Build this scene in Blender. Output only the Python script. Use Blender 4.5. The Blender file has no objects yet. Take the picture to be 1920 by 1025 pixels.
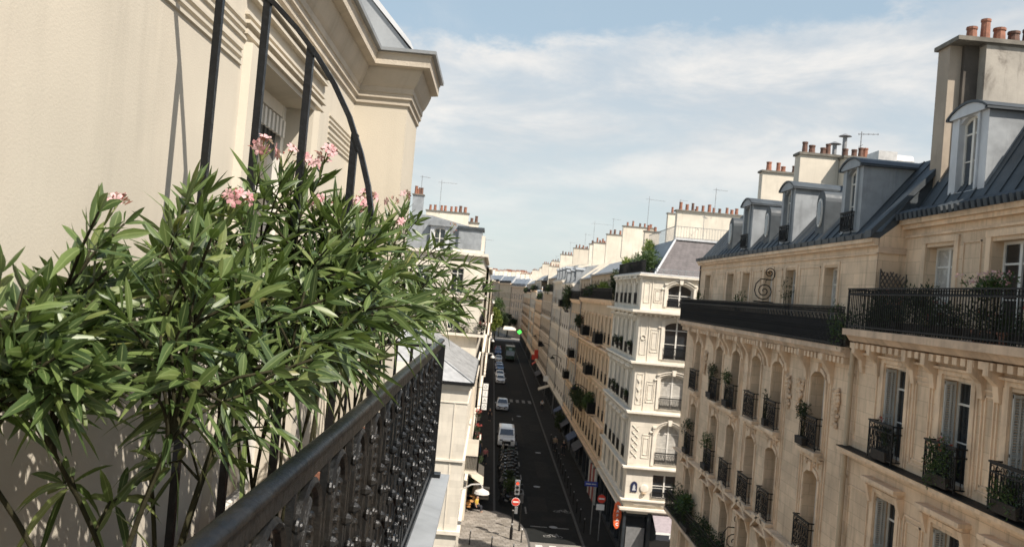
import bpy, math, random
from math import sin, cos, pi, radians as R, atan2, sqrt
from mathutils import Vector, Matrix

# ---------------------------------------------------------------- camera, sky, sun, exposure
sc = bpy.context.scene
COL = sc.collection
EYE = Vector((0, 0, 18.0)); FPX = 1600.0
_y = Vector((926-960, -(542-512.5), -FPX)).normalized()
_z = Vector((sin(R(5.0)), cos(R(5.0)), 0)); _z = (_z - _y*_z.dot(_y)).normalized()
_x = _y.cross(_z)
ROT = Matrix((_x, _y, _z))
cam = bpy.data.cameras.new('camera'); camo = bpy.data.objects.new('camera', cam); COL.objects.link(camo)
camo.matrix_world = Matrix.Translation(EYE) @ ROT.to_4x4()
cam.sensor_width = 36; cam.lens = 30; cam.clip_start = 0.05; cam.clip_end = 5000
cam.dof.use_dof = True; cam.dof.focus_distance = 3.4; cam.dof.aperture_fstop = 9.0
sc.camera = camo
def at(px, py, X=None, Y=None, Z=None):
    """the real place of something seen at a pixel once its distance (one coordinate) is known"""
    d = ROT @ Vector((px-960, -(py-512.5), -FPX))
    t = X/d.x if X is not None else (Y/d.y if Y is not None else (Z-18.0)/d.z)
    return EYE + d*t

SUN_EL, SUN_AZ = R(49.7), R(135.0)          # azimuth clockwise from +Y: the sun stands behind and to the right
SUN_STR, SKY_STR, EXPO = 5.0, 0.115, 0.66
sd = Vector((sin(SUN_AZ)*cos(SUN_EL), cos(SUN_AZ)*cos(SUN_EL), sin(SUN_EL)))
sl = bpy.data.lights.new('sun', 'SUN'); sl.energy = SUN_STR; sl.angle = R(0.5); sl.color = (1.0, 0.92, 0.82)
so = bpy.data.objects.new('sun', sl); COL.objects.link(so)
so.rotation_euler = sd.to_track_quat('Z', 'Y').to_euler(); so.location = (30, -30, 60)
sc.view_settings.view_transform = 'Standard'; sc.view_settings.look = 'None'
sc.view_settings.exposure = EXPO; sc.view_settings.gamma = 1.0; sc.view_settings.use_curve_mapping = False

wd = bpy.data.worlds.new('World'); sc.world = wd; wd.use_nodes = True
class NT:
    def __init__(s, t): s.t = t; s.n = t.nodes; s.l = t.links
    def new(s, ty, **kw):
        n = s.n.new(ty)
        for k, v in kw.items(): setattr(n, k, v)
        return n
    def put(s, sock, v):
        if isinstance(v, bpy.types.NodeSocket): s.l.new(v, sock)
        else:
            if sock.type == 'RGBA' and not isinstance(v, (int, float)) and len(v) == 3: v = (*v, 1)
            sock.default_value = v
    def m(s, op, a, b=0.0, c=0.0, clamp=False):
        n = s.new('ShaderNodeMath', operation=op); n.use_clamp = clamp
        s.put(n.inputs[0], a); s.put(n.inputs[1], b); s.put(n.inputs[2], c); return n.outputs[0]
    def mix(s, f, a, b, mode='MIX'):
        n = s.new('ShaderNodeMix', data_type='RGBA', blend_type=mode)
        s.put(n.inputs[0], f); s.put(n.inputs[6], a); s.put(n.inputs[7], b); return n.outputs[2]
    def noise(s, vec, scale, detail=5, rough=.55, dist=0.):
        n = s.new('ShaderNodeTexNoise'); s.l.new(vec, n.inputs['Vector'])
        n.inputs['Scale'].default_value = scale; n.inputs['Detail'].default_value = detail
        n.inputs['Roughness'].default_value = rough; n.inputs['Distortion'].default_value = dist
        return n.outputs['Fac']
    def ramp(s, f, a, b, lo=0., hi=1.):
        n = s.new('ShaderNodeMapRange'); n.interpolation_type = 'SMOOTHSTEP'
        s.put(n.inputs[0], f); s.put(n.inputs[1], a); s.put(n.inputs[2], b); s.put(n.inputs[3], lo); s.put(n.inputs[4], hi)
        return n.outputs[0]
    def comb(s, x, y, z):
        n = s.new('ShaderNodeCombineXYZ')
        s.put(n.inputs[0], x); s.put(n.inputs[1], y); s.put(n.inputs[2], z); return n.outputs[0]
    def sep(s, v):
        n = s.new('ShaderNodeSeparateXYZ'); s.l.new(v, n.inputs[0]); return n.outputs
w = NT(wd.node_tree); w.n.clear()
wo = w.new('ShaderNodeOutputWorld'); bg = w.new('ShaderNodeBackground')
sky = w.new('ShaderNodeTexSky', sky_type='NISHITA'); sky.sun_disc = False
sky.sun_elevation = SUN_EL; sky.sun_rotation = SUN_AZ; sky.air_density = 1.0; sky.dust_density = 1.6; sky.ozone_density = 1.0
tc = w.new('ShaderNodeTexCoord'); dx, dy, dz = w.sep(tc.outputs['Generated'])
az = w.m('ARCTAN2', dx, dy); el = w.m('ARCSINE', dz)
hz = w.m('MAXIMUM', w.m('ADD', dz, 0.06), 0.03)
cv = w.comb(w.m('MULTIPLY', w.m('DIVIDE', dx, hz), 1.0), w.m('MULTIPLY', w.m('DIVIDE', dy, hz), 0.55), 0.0)
front = w.ramp(w.m('DIVIDE', dy, w.m('SQRT', w.m('ADD', w.m('MULTIPLY', dx, dx), w.m('MULTIPLY', dy, dy)))), .05, .62, 1.0, 1.0)   # the bright cloud bank stands down the street
n1 = w.noise(cv, 1.3, 9, .62, .35); n2 = w.noise(w.comb(w.m('MULTIPLY', az, 5.0), w.m('MULTIPLY', el, 16.0), 3.1), 1.0, 8, .6, .3)
n3 = w.noise(w.comb(w.m('MULTIPLY', az, 14.0), w.m('MULTIPLY', el, 26.0), 8.0), 1.0, 7, .62, .2)
edge = w.m('ADD', w.m('MULTIPLY', az, 0.10), 0.295)
edge = w.m('ADD', edge, w.m('MULTIPLY', w.m('SUBTRACT', n3, .5), 0.09))
body = w.ramp(w.m('SUBTRACT', edge, el), -0.004, 0.028)
low = w.ramp(el, 0.02, 0.22, 0.35, 1.0)
tex = w.ramp(w.m('ADD', w.m('MULTIPLY', n1, .55), w.m('MULTIPLY', n2, .55)), .40, .68, .45, 1.0)
m1 = w.m('MULTIPLY', w.m('MULTIPLY', body, low), tex)
high = w.m('MULTIPLY', w.ramp(n1, .50, .80), w.ramp(el, .35, .7, .35, .10))
mask = w.m('MULTIPLY', w.m('MAXIMUM', m1, high, clamp=True), front)
cloud = w.mix(w.ramp(n2, .35, .7), (3.85, 3.95, 4.05), (5.3, 5.1, 4.85))
hazec = w.mix(w.m('MULTIPLY', w.m('ADD', w.ramp(el, 0.0, 0.36, .50, 0.36), w.ramp(el, .32, .75, .34, 0.0)), front), sky.outputs[0], w.mix(w.ramp(el, .03, .30), (3.7, 4.25, 4.2), (2.65, 3.35, 3.75)))
skyc = w.mix(w.m('MULTIPLY', mask, .9), hazec, cloud)
w.l.new(skyc, bg.inputs[0]); bg.inputs[1].default_value = SKY_STR
w.l.new(bg.outputs[0], wo.inputs[0])

# ---------------------------------------------------------------- materials
MT = {}
def pm(name, col, rough=.8, metal=0., var=.12, vs=2., bump=0., bs=40., streak=0., brick=None, coord='P', spec=None, grime=0., grimecol=(.08, .07, .06), coat=0., trans=0.):
    m = bpy.data.materials.new(name); m.use_nodes = True; t = NT(m.node_tree)
    b = t.n['Principled BSDF']
    if coord == 'P': P = t.new('ShaderNodeNewGeometry').outputs['Position']
    else: P = t.new('ShaderNodeTexCoord').outputs['Object']
    c = t.mix(t.ramp(t.noise(P, vs, 7, .6), .3, .7), tuple(x*(1-var) for x in col), tuple(min(1, x*(1+var)) for x in col))
    c = t.mix(t.m('MULTIPLY', t.noise(P, vs*9, 4, .6), var*.8), c, tuple(x*.55 for x in col))
    x, y, z = t.sep(P); hb = None
    if streak:
        sv = t.comb(t.m('MULTIPLY', t.m('ADD', x, y), 4.0), 0.0, t.m('MULTIPLY', z, .45))
        s1 = t.ramp(t.noise(sv, 1.0, 6, .65), .48, .75)
        c = t.mix(t.m('MULTIPLY', s1, streak), c, tuple(q*.45 for q in col))
    if grime:
        g = t.ramp(t.noise(P, .9, 8, .7, .6), .5, .72)
        c = t.mix(t.m('MULTIPLY', g, grime), c, grimecol)
    if brick:
        bw, bh, mort, dark = brick
        bt = t.new('ShaderNodeTexBrick'); t.l.new(t.comb(t.m('ADD', x, y), z, 0.0), bt.inputs['Vector'])
        bt.inputs['Scale'].default_value = 1.0; bt.inputs['Brick Width'].default_value = bw; bt.inputs['Row Height'].default_value = bh
        bt.inputs['Mortar Size'].default_value = mort; bt.inputs['Mortar Smooth'].default_value = .3
        bt.inputs['Color1'].default_value = (1, 1, 1, 1); bt.inputs['Color2'].default_value = (.86, .86, .86, 1); bt.inputs['Mortar'].default_value = (dark, dark, dark, 1)
        c = t.mix(1.0, c, bt.outputs['Color'], 'MULTIPLY'); hb = bt.outputs['Fac']
    t.l.new(c, b.inputs['Base Color'])
    b.inputs['Metallic'].default_value = metal
    rr = t.ramp(t.noise(P, vs*4, 4), .2, .8, max(.02, rough-.09), min(1, rough+.09)); t.l.new(rr, b.inputs['Roughness'])
    if spec is not None: b.inputs['Specular IOR Level'].default_value = spec
    if coat: b.inputs['Coat Weight'].default_value = coat; b.inputs['Coat Roughness'].default_value = .08
    if bump or hb:
        bp = t.new('ShaderNodeBump'); bp.inputs['Distance'].default_value = .02; bp.inputs['Strength'].default_value = max(bump, .25 if hb else 0)
        h = t.noise(P, bs, 6, .65)
        if hb: h = t.m('SUBTRACT', t.m('MULTIPLY', h, .4), hb)
        t.l.new(h, bp.inputs['Height']); t.l.new(bp.outputs[0], b.inputs['Normal'])
    MT[name] = m; return m
pm('plaster', (.50, .455, .375), .93, var=.07, vs=.9, bump=.11, bs=110, streak=.26, grime=.22, grimecol=(.5, .43, .35))
pm('plaster_trim', (.47, .415, .335), .9, var=.12, vs=2, bump=.3, bs=60, streak=.4, grime=.25, grimecol=(.35, .29, .22))
pm('plaster_pale', (.47, .425, .345), .92, var=.06, vs=1, bump=.12, bs=90, streak=.15)
pm('limestone', (.70, .515, .345), .9, var=.16, vs=.7, bump=.2, bs=12, streak=.68, brick=(.95, .36, .008, .66), grime=.24, grimecol=(.25, .17, .11))
pm('limestone_trim', (.71, .52, .35), .9, var=.16, vs=1.5, bump=.2, bs=16, streak=.65, grime=.45, grimecol=(.22, .155, .10))
pm('limestone_dirty', (.58, .42, .29), .92, var=.2, vs=1.1, bump=.2, bs=16, streak=.55, grime=.3)
pm('stone_white', (.64, .585, .49), .88, var=.08, vs=1, bump=.15, bs=20, streak=.22, brick=(1.2, .42, .006, .82))
pm('stone_white_trim', (.66, .60, .505), .88, var=.08, vs=2, bump=.15, bs=25, streak=.25)
pm('render_tan', (.48, .37, .25), .92, var=.1, vs=.5, bump=.1, bs=10, streak=.3, grime=.08)
pm('render_grey', (.50, .47, .43), .92, var=.1, vs=.5, bump=.1, bs=10, streak=.3)
pm('render_brown', (.40, .32, .23), .92, var=.12, vs=.5, bump=.1, bs=10, streak=.4, grime=.2)
pm('render_beige', (.49, .41, .31), .92, var=.1, vs=.5, bump=.1, bs=10, streak=.3)
pm('render_cream', (.54, .48, .39), .92, var=.08, vs=.5, bump=.1, bs=10, streak=.3)
pm('stack_render', (.62, .56, .46), .93, var=.12, vs=.6, bump=.2, bs=8, streak=.3, grime=.12, grimecol=(.3, .26, .2))
pm('stack_dirty', (.34, .31, .265), .94, var=.2, vs=.8, bump=.3, bs=8, streak=.9, grime=1.0, grimecol=(.12, .10, .08))
pm('stack_cap', (.16, .145, .12), .9, var=.3, vs=3, bump=.3, bs=20)
pm('terracotta', (.27, .115, .07), .8, var=.3, vs=5, bump=.2, bs=40, grime=.3)
pm('terracotta_sooty', (.13, .07, .05), .85, var=.4, vs=5, bump=.2, bs=40)
pm('zinc', (.27, .285, .295), .55, .1, var=.2, vs=1.3, bump=.25, bs=4, streak=.5)
pm('zinc_blue', (.046, .055, .062), .6, .05, var=.3, vs=1.4, bump=.25, bs=3, streak=.5)
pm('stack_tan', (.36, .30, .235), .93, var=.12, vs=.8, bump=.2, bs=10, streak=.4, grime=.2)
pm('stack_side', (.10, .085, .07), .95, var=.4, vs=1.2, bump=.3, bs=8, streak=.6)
pm('zinc_pale', (.50, .51, .52), .55, .1, var=.12, vs=1.3, bump=.08, bs=8, streak=.25)
pm('zinc_mid', (.33, .33, .325), .6, .05, var=.2, vs=1.3, bump=.2, bs=4, streak=.4)
pm('slate', (.115, .10, .10), .7, var=.22, vs=3, brick=(.3, .16, .012, .6))
pm('iron', (.004, .005, .006), .36, var=.3, vs=9, bump=.35, bs=26, spec=.38, grime=.35, grimecol=(.035, .028, .02))
pm('iron_matt', (.007, .007, .007), .6, var=.4, vs=9, spec=.25)
pm('frame_white', (.66, .63, .57), .5, var=.06, vs=4, streak=.15)
pm('frame_grey', (.42, .45, .46), .5, var=.1, vs=4, streak=.15)
pm('shutter', (.50, .49, .45), .6, var=.1, vs=4, streak=.25)
pm('glass', (.018, .022, .026), .04, var=.5, vs=.6, spec=.9)
pm('glass_sky', (.06, .075, .09), .05, var=.5, vs=.5, spec=1.0)
pm('curtain', (.42, .40, .36), .25, var=.2, vs=1.5, spec=.8)
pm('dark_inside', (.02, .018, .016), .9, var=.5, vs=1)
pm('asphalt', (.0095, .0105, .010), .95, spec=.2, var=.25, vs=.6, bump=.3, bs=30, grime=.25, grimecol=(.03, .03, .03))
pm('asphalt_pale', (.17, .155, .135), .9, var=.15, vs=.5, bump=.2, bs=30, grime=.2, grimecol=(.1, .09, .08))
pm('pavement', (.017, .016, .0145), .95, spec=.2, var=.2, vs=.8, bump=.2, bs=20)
pm('kerb_stone', (.055, .052, .048), .85, var=.15, vs=2, bump=.1, bs=20)
pm('marking', (.55, .53, .48), .8, var=.2, vs=4, grime=.35, grimecol=(.2, .19, .18))
pm('marking_worn', (.17, .165, .155), .85, var=.3, vs=6, grime=.6, grimecol=(.06, .06, .06))
pm('soil', (.03, .022, .015), .95, var=.3, vs=20, bump=.5, bs=60)
pm('bark', (.03, .028, .014), .95, spec=.15, var=.3, vs=14, bump=.4, bs=60)
pm('stem_green', (.17, .20, .06), .6, var=.3, vs=14)
pm('black_plastic', (.012, .012, .013), .5, var=.3, vs=5)
pm('rubber', (.015, .015, .015), .85, var=.2, vs=8)
pm('chrome', (.55, .56, .58), .2, .9, var=.1, vs=3)
pm('metal_grey', (.25, .25, .25), .5, .4, var=.15, vs=3)
pm('metal_pale', (.55, .54, .52), .45, .3, var=.15, vs=3)
pm('skin', (.42, .25, .17), .6, var=.08, vs=5, coord='O')
pm('hair_dark', (.025, .017, .012), .6, var=.3, vs=20, coord='O')
for n, c in dict(cloth_pink=(.50, .17, .17), cloth_dark=(.02, .022, .03), cloth_blue=(.06, .12, .25), cloth_white=(.65, .64, .62), cloth_yellow=(.55, .38, .06), cloth_teal=(.25, .42, .46), cloth_tan=(.32, .24, .15), awning_grey=(.27, .235, .25), awning_red=(.4, .05, .03), awning_dark=(.03, .032, .04), parasol=(.62, .55, .46), awning_blue=(.03, .05, .10), awning_beige=(.5, .44, .34)).items():
    pm(n, c, .85, var=.12, vs=6, bump=.1, bs=60)
for n, c in dict(paint_white=(.68, .68, .66), paint_silver=(.42, .44, .46), paint_blue=(.04, .09, .22), paint_dark=(.02, .022, .027), paint_red=(.35, .04, .03), paint_green=(.02, .05, .035)).items():
    pm(n, c, .3, var=.05, vs=2, coat=.8)
pm('car_glass', (.02, .03, .045), .05, var=.3, vs=1, spec=1.0)
pm('sign_red', (.55, .05, .03), .45, var=.06, vs=5)
pm('sign_orange', (.75, .13, .04), .45, var=.06, vs=5)
pm('sign_white', (.75, .74, .71), .5, var=.05, vs=5)
pm('sign_blue', (.02, .04, .22), .45, var=.08, vs=5)
pm('sign_navy', (.015, .02, .06), .45, var=.08, vs=5)
pm('wood_crate', (.42, .36, .27), .8, var=.2, vs=8)
pm('wood_orange', (.45, .22, .07), .7, var=.2, vs=8)
pm('shop_red', (.22, .03, .02), .6, var=.2, vs=3)
pm('shop_white', (.5, .48, .43), .6, var=.12, vs=3)
pm('shop_dark', (.025, .03, .035), .5, var=.3, vs=2)
def emit(name, col, s):
    m = bpy.data.materials.new(name); m.use_nodes = True; b = m.node_tree.nodes['Principled BSDF']
    b.inputs['Base Color'].default_value = (*col, 1); b.inputs['Emission Color'].default_value = (*col, 1); b.inputs['Emission Strength'].default_value = s
    MT[name] = m
emit('lit_green', (.10, 1, .12), 1.0); emit('lit_red', (1, .06, .02), .9); emit('lit_warm', (1, .75, .4), .8)

def leafmat(name, cols, vein, rough=.42, trans=.35, veinw=.07):
    """leaf: colour differs from leaf to leaf; pale midrib along the blade (UV u = across)"""
    m = bpy.data.materials.new(name); m.use_nodes = True; t = NT(m.node_tree); b = t.n['Principled BSDF']
    g = t.new('ShaderNodeNewGeometry'); r = g.outputs['Random Per Island']
    cr = t.new('ShaderNodeValToRGB'); t.l.new(r, cr.inputs[0])
    el_ = cr.color_ramp.elements
    for i, (p, c) in enumerate(cols):
        e = el_[i] if i < 2 else el_.new(p)
        e.position = p; e.color = (*c, 1)
    uv = t.new('ShaderNodeTexCoord').outputs['UV']; x, y, z = t.sep(uv)
    d = t.m('ABSOLUTE', t.m('SUBTRACT', x, .5))
    f = t.ramp(d, veinw*.35, veinw, 1., 0.)
    c = t.mix(t.m('MULTIPLY', f, .55), cr.outputs[0], vein)
    c = t.mix(t.m('MULTIPLY', t.noise(g.outputs['Position'], 60, 3), .35), c, tuple(q*.5 for q in cols[0][1]))
    t.l.new(c, b.inputs['Base Color']); b.inputs['Roughness'].default_value = rough
    tr = t.new('ShaderNodeBsdfTranslucent'); t.l.new(t.mix(.5, c, (.16, .26, .03)), tr.inputs[0])
    mx = t.new('ShaderNodeMixShader'); mx.inputs[0].default_value = trans
    t.l.new(b.outputs[0], mx.inputs[1]); t.l.new(tr.outputs[0], mx.inputs[2])
    t.l.new(mx.outputs[0], t.n['Material Output'].inputs[0]); MT[name] = m
leafmat('oleander_leaf', [(0, (.028, .052, .016)), (.40, (.064, .104, .030)), (.84, (.125, .175, .050)), (.985, (.17, .20, .06)), (1, (.20, .17, .06))], (.30, .36, .15), .42, .22)
leafmat('shrub_leaf', [(0, (.020, .040, .014)), (.6, (.04, .075, .02)), (1, (.08, .12, .025))], (.06, .1, .03), .6, .25)
leafmat('dark_leaf', [(0, (.008, .014, .006)), (.6, (.014, .026, .009)), (1, (.04, .06, .015))], (.03, .05, .02), .75, .15)
leafmat('pale_leaf', [(0, (.06, .10, .02)), (.6, (.13, .19, .03)), (1, (.30, .30, .05))], (.2, .25, .06), .6, .35)
leafmat('petal_pink', [(0, (.60, .24, .27)), (.5, (.72, .42, .45)), (1, (.80, .60, .60))], (.8, .45, .45), .6, .35)
leafmat('bud_red', [(0, (.22, .06, .05)), (.5, (.38, .13, .11)), (1, (.5, .28, .22))], (.5, .15, .1), .6, .2)
leafmat('petal_red', [(0, (.35, .03, .03)), (.5, (.5, .07, .06)), (1, (.6, .2, .25))], (.5, .1, .1), .6, .3)

# ---------------------------------------------------------------- mesh helpers
WM = {}
def wm(o): return WM[o.name] if o else Matrix()
class MB:
    def __init__(s, M=None): s.v = []; s.f = []; s.u = None; s.M = M
    def add(s, vs, fs):
        n = len(s.v)
        s.v += [tuple(s.M @ Vector(q)) for q in vs] if s.M else [tuple(q) for q in vs]
        s.f += [tuple(i+n for i in f) for f in fs]; return s
    def box(s, x0, x1, y0, y1, z0, z1):
        return s.add([(x0, y0, z0), (x1, y0, z0), (x1, y1, z0), (x0, y1, z0), (x0, y0, z1), (x1, y0, z1), (x1, y1, z1), (x0, y1, z1)],
              [(0, 3, 2, 1), (4, 5, 6, 7), (0, 1, 5, 4), (1, 2, 6, 5), (2, 3, 7, 6), (3, 0, 4, 7)])
    def quad(s, a, b, c, d): return s.add([a, b, c, d], [(0, 1, 2, 3)])
    def prism(s, poly, axis, a, b):
        """poly in the two other axes (in x,y,z order), extruded along axis from a to b"""
        def mk(p, t): q = list(p); q.insert('xyz'.index(axis), t); return tuple(q)
        n = len(poly); vs = [mk(p, a) for p in poly]+[mk(p, b) for p in poly]
        return s.add(vs, [tuple(range(n)), tuple(range(2*n-1, n-1, -1))]+[(i, n+i, n+(i+1) % n, (i+1) % n) for i in range(n)])
    def tube(s, pts, r, n=6, flat=1.0):
        pts = [Vector(p) for p in pts]; k = len(pts); rs = r if isinstance(r, (list, tuple)) else [r]*k
        vs = []; prev = None
        for i, p in enumerate(pts):
            t = (pts[min(i+1, k-1)]-pts[max(i-1, 0)])
            t = t.normalized() if t.length > 1e-9 else Vector((0, 0, 1))
            a = prev if prev is not None else (Vector((0, 0, 1)) if abs(t.z) < .9 else Vector((1, 0, 0)))
            a = (a-t*a.dot(t)); a = a.normalized() if a.length > 1e-6 else t.orthogonal().normalized(); prev = a; b = t.cross(a)
            vs += [tuple(p+(a*cos(2*pi*j/n)+b*sin(2*pi*j/n)*flat)*rs[i]) for j in range(n)]
        fs = [(i*n+j, i*n+(j+1) % n, (i+1)*n+(j+1) % n, (i+1)*n+j) for i in range(k-1) for j in range(n)]
        fs += [tuple(range(n-1, -1, -1)), tuple(range((k-1)*n, k*n))]
        return s.add(vs, fs)
    def lathe(s, prof, c=(0, 0, 0), n=12, axis='z'):
        vs = []
        for r, h in prof:
            for j in range(n):
                a = 2*pi*j/n; x, y = r*cos(a), r*sin(a)
                q = (x, y, h) if axis == 'z' else ((h, x, y) if axis == 'x' else (y, h, x))
                vs.append((c[0]+q[0], c[1]+q[1], c[2]+q[2]))
        k = len(prof)
        fs = [(i*n+j, i*n+(j+1) % n, (i+1)*n+(j+1) % n, (i+1)*n+j) for i in range(k-1) for j in range(n)]
        fs += [tuple(range(n-1, -1, -1)), tuple(range((k-1)*n, k*n))]
        return s.add(vs, fs)
    def sweep(s, prof, path, n_out, closed=False):
        """profile of (offset outward, height) swept along a horizontal path; n_out = list of outward mitre vectors"""
        k = len(prof); vs = [(p[0]+n[0]*e, p[1]+n[1]*e, p[2]+h) for p, n in zip(path, n_out) for e, h in prof]
        fs = [(i*k+j, i*k+j+1, (i+1)*k+j+1, (i+1)*k+j) for i in range(len(path)-1) for j in range(k-1)]
        fs += [tuple(range(k)), tuple(range(len(path)*k-1, (len(path)-1)*k-1, -1))]
        return s.add(vs, fs)
    def build(s, name, mat, parent=None, smooth=False):
        me = bpy.data.meshes.new(name)
        inv = wm(parent).inverted() if parent else None
        vs = [tuple(inv @ Vector(q)) for q in s.v] if parent else s.v
        me.from_pydata(vs, [], s.f)
        if s.u:
            uvl = me.uv_layers.new(name='UVMap'); uvl.data.foreach_set('uv', s.u)
        me.materials.append(MT[mat])
        if smooth:
            me.polygons.foreach_set('use_smooth', [True]*len(me.polygons))
        me.update()
        o = bpy.data.objects.new(name, me); COL.objects.link(o); o.parent = parent
        WM[o.name] = wm(parent).copy() if parent else Matrix()
        return o
def fixn(o):
    import bmesh
    b = bmesh.new(); b.from_mesh(o.data); bmesh.ops.recalc_face_normals(b, faces=b.faces); b.to_mesh(o.data); b.free(); return o
def tag(o, label, cat=None, group=None):
    o['label'] = label
    if cat: o['category'] = cat
    if group: o['group'] = group
    return o
def struct(o, kind='structure'): o['kind'] = kind; return o
def thing(name, label, cat, loc=(0, 0, 0), rz=0., group=None):
    o = bpy.data.objects.new(name, None); COL.objects.link(o); o.empty_display_size = .2
    o.location = loc; o.rotation_euler = (0, 0, rz); WM[o.name] = Matrix.Translation(loc) @ Matrix.Rotation(rz, 4, 'Z')
    tag(o, label, cat, group); return o
def inst(me, name, parent, M):
    """an object sharing mesh me, standing at world matrix M under parent"""
    o = bpy.data.objects.new(name, me); COL.objects.link(o); o.parent = parent
    o.matrix_local = wm(parent).inverted() @ M if parent else M
    WM[o.name] = M.copy(); return o
def copy_tree(o, parent=None):
    c = o.copy(); COL.objects.link(c); c.parent = parent
    for ch in list(o.children): copy_tree(ch, c)
    return c
def frame(x, y, facing):
    """facade frame: local x along the wall, local y outward, z up"""
    n = {'W': (-1, 0), 'S': (0, -1), 'E': (1, 0)}[facing] if isinstance(facing, str) else (cos(facing), sin(facing))
    n = Vector((n[0], n[1], 0)); u = n.cross(Vector((0, 0, 1)))
    return Matrix(((u.x, n.x, 0, x), (u.y, n.y, 0, y), (0, 0, 1, 0), (0, 0, 0, 1)))

# ---------------------------------------------------------------- facade pieces (local x along, y outward, z up)
def arcz(x, x0, x1, z1, rise):
    if rise <= 0: return z1
    h = (x1-x0)/2; c = (x0+x1)/2; t = (x-c)/h
    if rise >= h*.98: return z1-rise+rise*sqrt(max(0, 1-t*t))
    Rr = (h*h+rise*rise)/(2*rise); return z1-Rr+sqrt(max(0, Rr*Rr-(x-c)**2))
def wall_sheet(mb, W, z0, z1, holes, depth=.35, x0=0.):
    xs = sorted({x0, x0+W, *[h[0] for h in holes], *[h[1] for h in holes]}); zs = sorted({z0, z1, *[h[2] for h in holes], *[h[3] for h in holes]})
    for i in range(len(xs)-1):
        run = None
        for j in range(len(zs)-1):
            cx, cz = (xs[i]+xs[i+1])/2, (zs[j]+zs[j+1])/2
            inh = any(h[0] < cx < h[1] and h[2] < cz < h[3] for h in holes)
            if not inh and run is None: run = zs[j]
            if (inh or j == len(zs)-2) and run is not None:
                e = zs[j] if inh else zs[j+1]
                mb.quad((xs[i+1], 0, run), (xs[i], 0, run), (xs[i], 0, e), (xs[i+1], 0, e)); run = None
    for h in holes:
        a, b, c, d = h[:4]; rise = h[4] if len(h) > 4 else 0; dz = d-rise
        mb.quad((a, 0, c), (a, -depth, c), (a, -depth, dz), (a, 0, dz)); mb.quad((b, -depth, c), (b, 0, c), (b, 0, dz), (b, -depth, dz))
        mb.quad((a, 0, c), (b, 0, c), (b, -depth, c), (a, -depth, c))
        n = 8 if rise else 1
        for k in range(n):
            xa, xb = a+(b-a)*k/n, a+(b-a)*(k+1)/n; za, zb = arcz(xa, a, b, d, rise), arcz(xb, a, b, d, rise)
            mb.quad((xa, 0, za), (xb, 0, zb), (xb, -depth, zb), (xa, -depth, za))
            if rise: mb.quad((xa, 0, za), (xa, 0, d), (xb, 0, d), (xb, 0, zb))
    return mb
_wc = {}
def win_mesh(w, h, rise, style):
    key = (round(w, 2), round(h, 2), round(rise, 2), style)
    if key in _wc: return _wc[key]
    f = MB(); b = .07; x0, x1 = -w/2, w/2; n = 8 if rise else 1
    f.box(x0, x0+b, -.06, 0, 0, h-rise); f.box(x1-b, x1, -.06, 0, 0, h-rise); f.box(x0+b, x1-b, -.055, -.005, 0, b)
    for k in range(n):
        xa, xb = x0+w*k/n, x0+w*(k+1)/n; za, zb = arcz(xa, x0, x1, h, rise), arcz(xb, x0, x1, h, rise)
        f.prism([(xa, za-b), (xb, zb-b), (xb, zb), (xa, za)], 'y', -.058, -.003)
    if style != 'fixed':
        f.box(-.05, .05, -.05, .012, b, h-b*.7)
        zt = h*.76 if h > 1.9 else h*.5
        f.box(x0+b, -.05, -.045, -.008, zt, zt+.05); f.box(.05, x1-b, -.045, -.008, zt, zt+.05)
        if style == 'cross' or style == 'panes':
            for z in ((h*.26, h*.5) if style == 'panes' else (h*.4,)):
                f.box(x0+b, -.05, -.045, -.012, z, z+.03); f.box(.05, x1-b, -.045, -.012, z, z+.03)
    p = MB(); pts = [(x0+.02, -.035, .02), (x1-.02, -.035, .02)]+[(x1-.02-(w-.04)*k/n, -.035, arcz(x1-.02-(w-.04)*k/n, x0, x1, h, rise)-.02) for k in range(n+1)]
    p.add(pts, [tuple(range(len(pts)))])
    r = []
    for mbb, nm in ((f, 'window'), (p, 'pane')):
        me = bpy.data.meshes.new(nm); me.from_pydata(mbb.v, [], mbb.f); r.append(me)
    _wc[key] = r; return r
_wm2 = {}
def matted(me, mat):
    k = (me.name, mat)
    if k not in _wm2:
        c = me.copy(); c.materials.clear(); c.materials.append(MT[mat]); _wm2[k] = c
    return _wm2[k]
def add_window(root, M, x, z, w, h, rise=0, depth=.35, style='cross', fm='frame_white', gm='glass', label=None):
    f, p = win_mesh(w, h, rise, style)
    T = M @ Matrix.Translation((x, -depth+.02, z))
    o = inst(matted(f, fm), 'window', root, T); inst(matted(p, gm), 'pane', o, T)
    if label: o['label'] = label
    return o
_rl = {}
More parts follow.
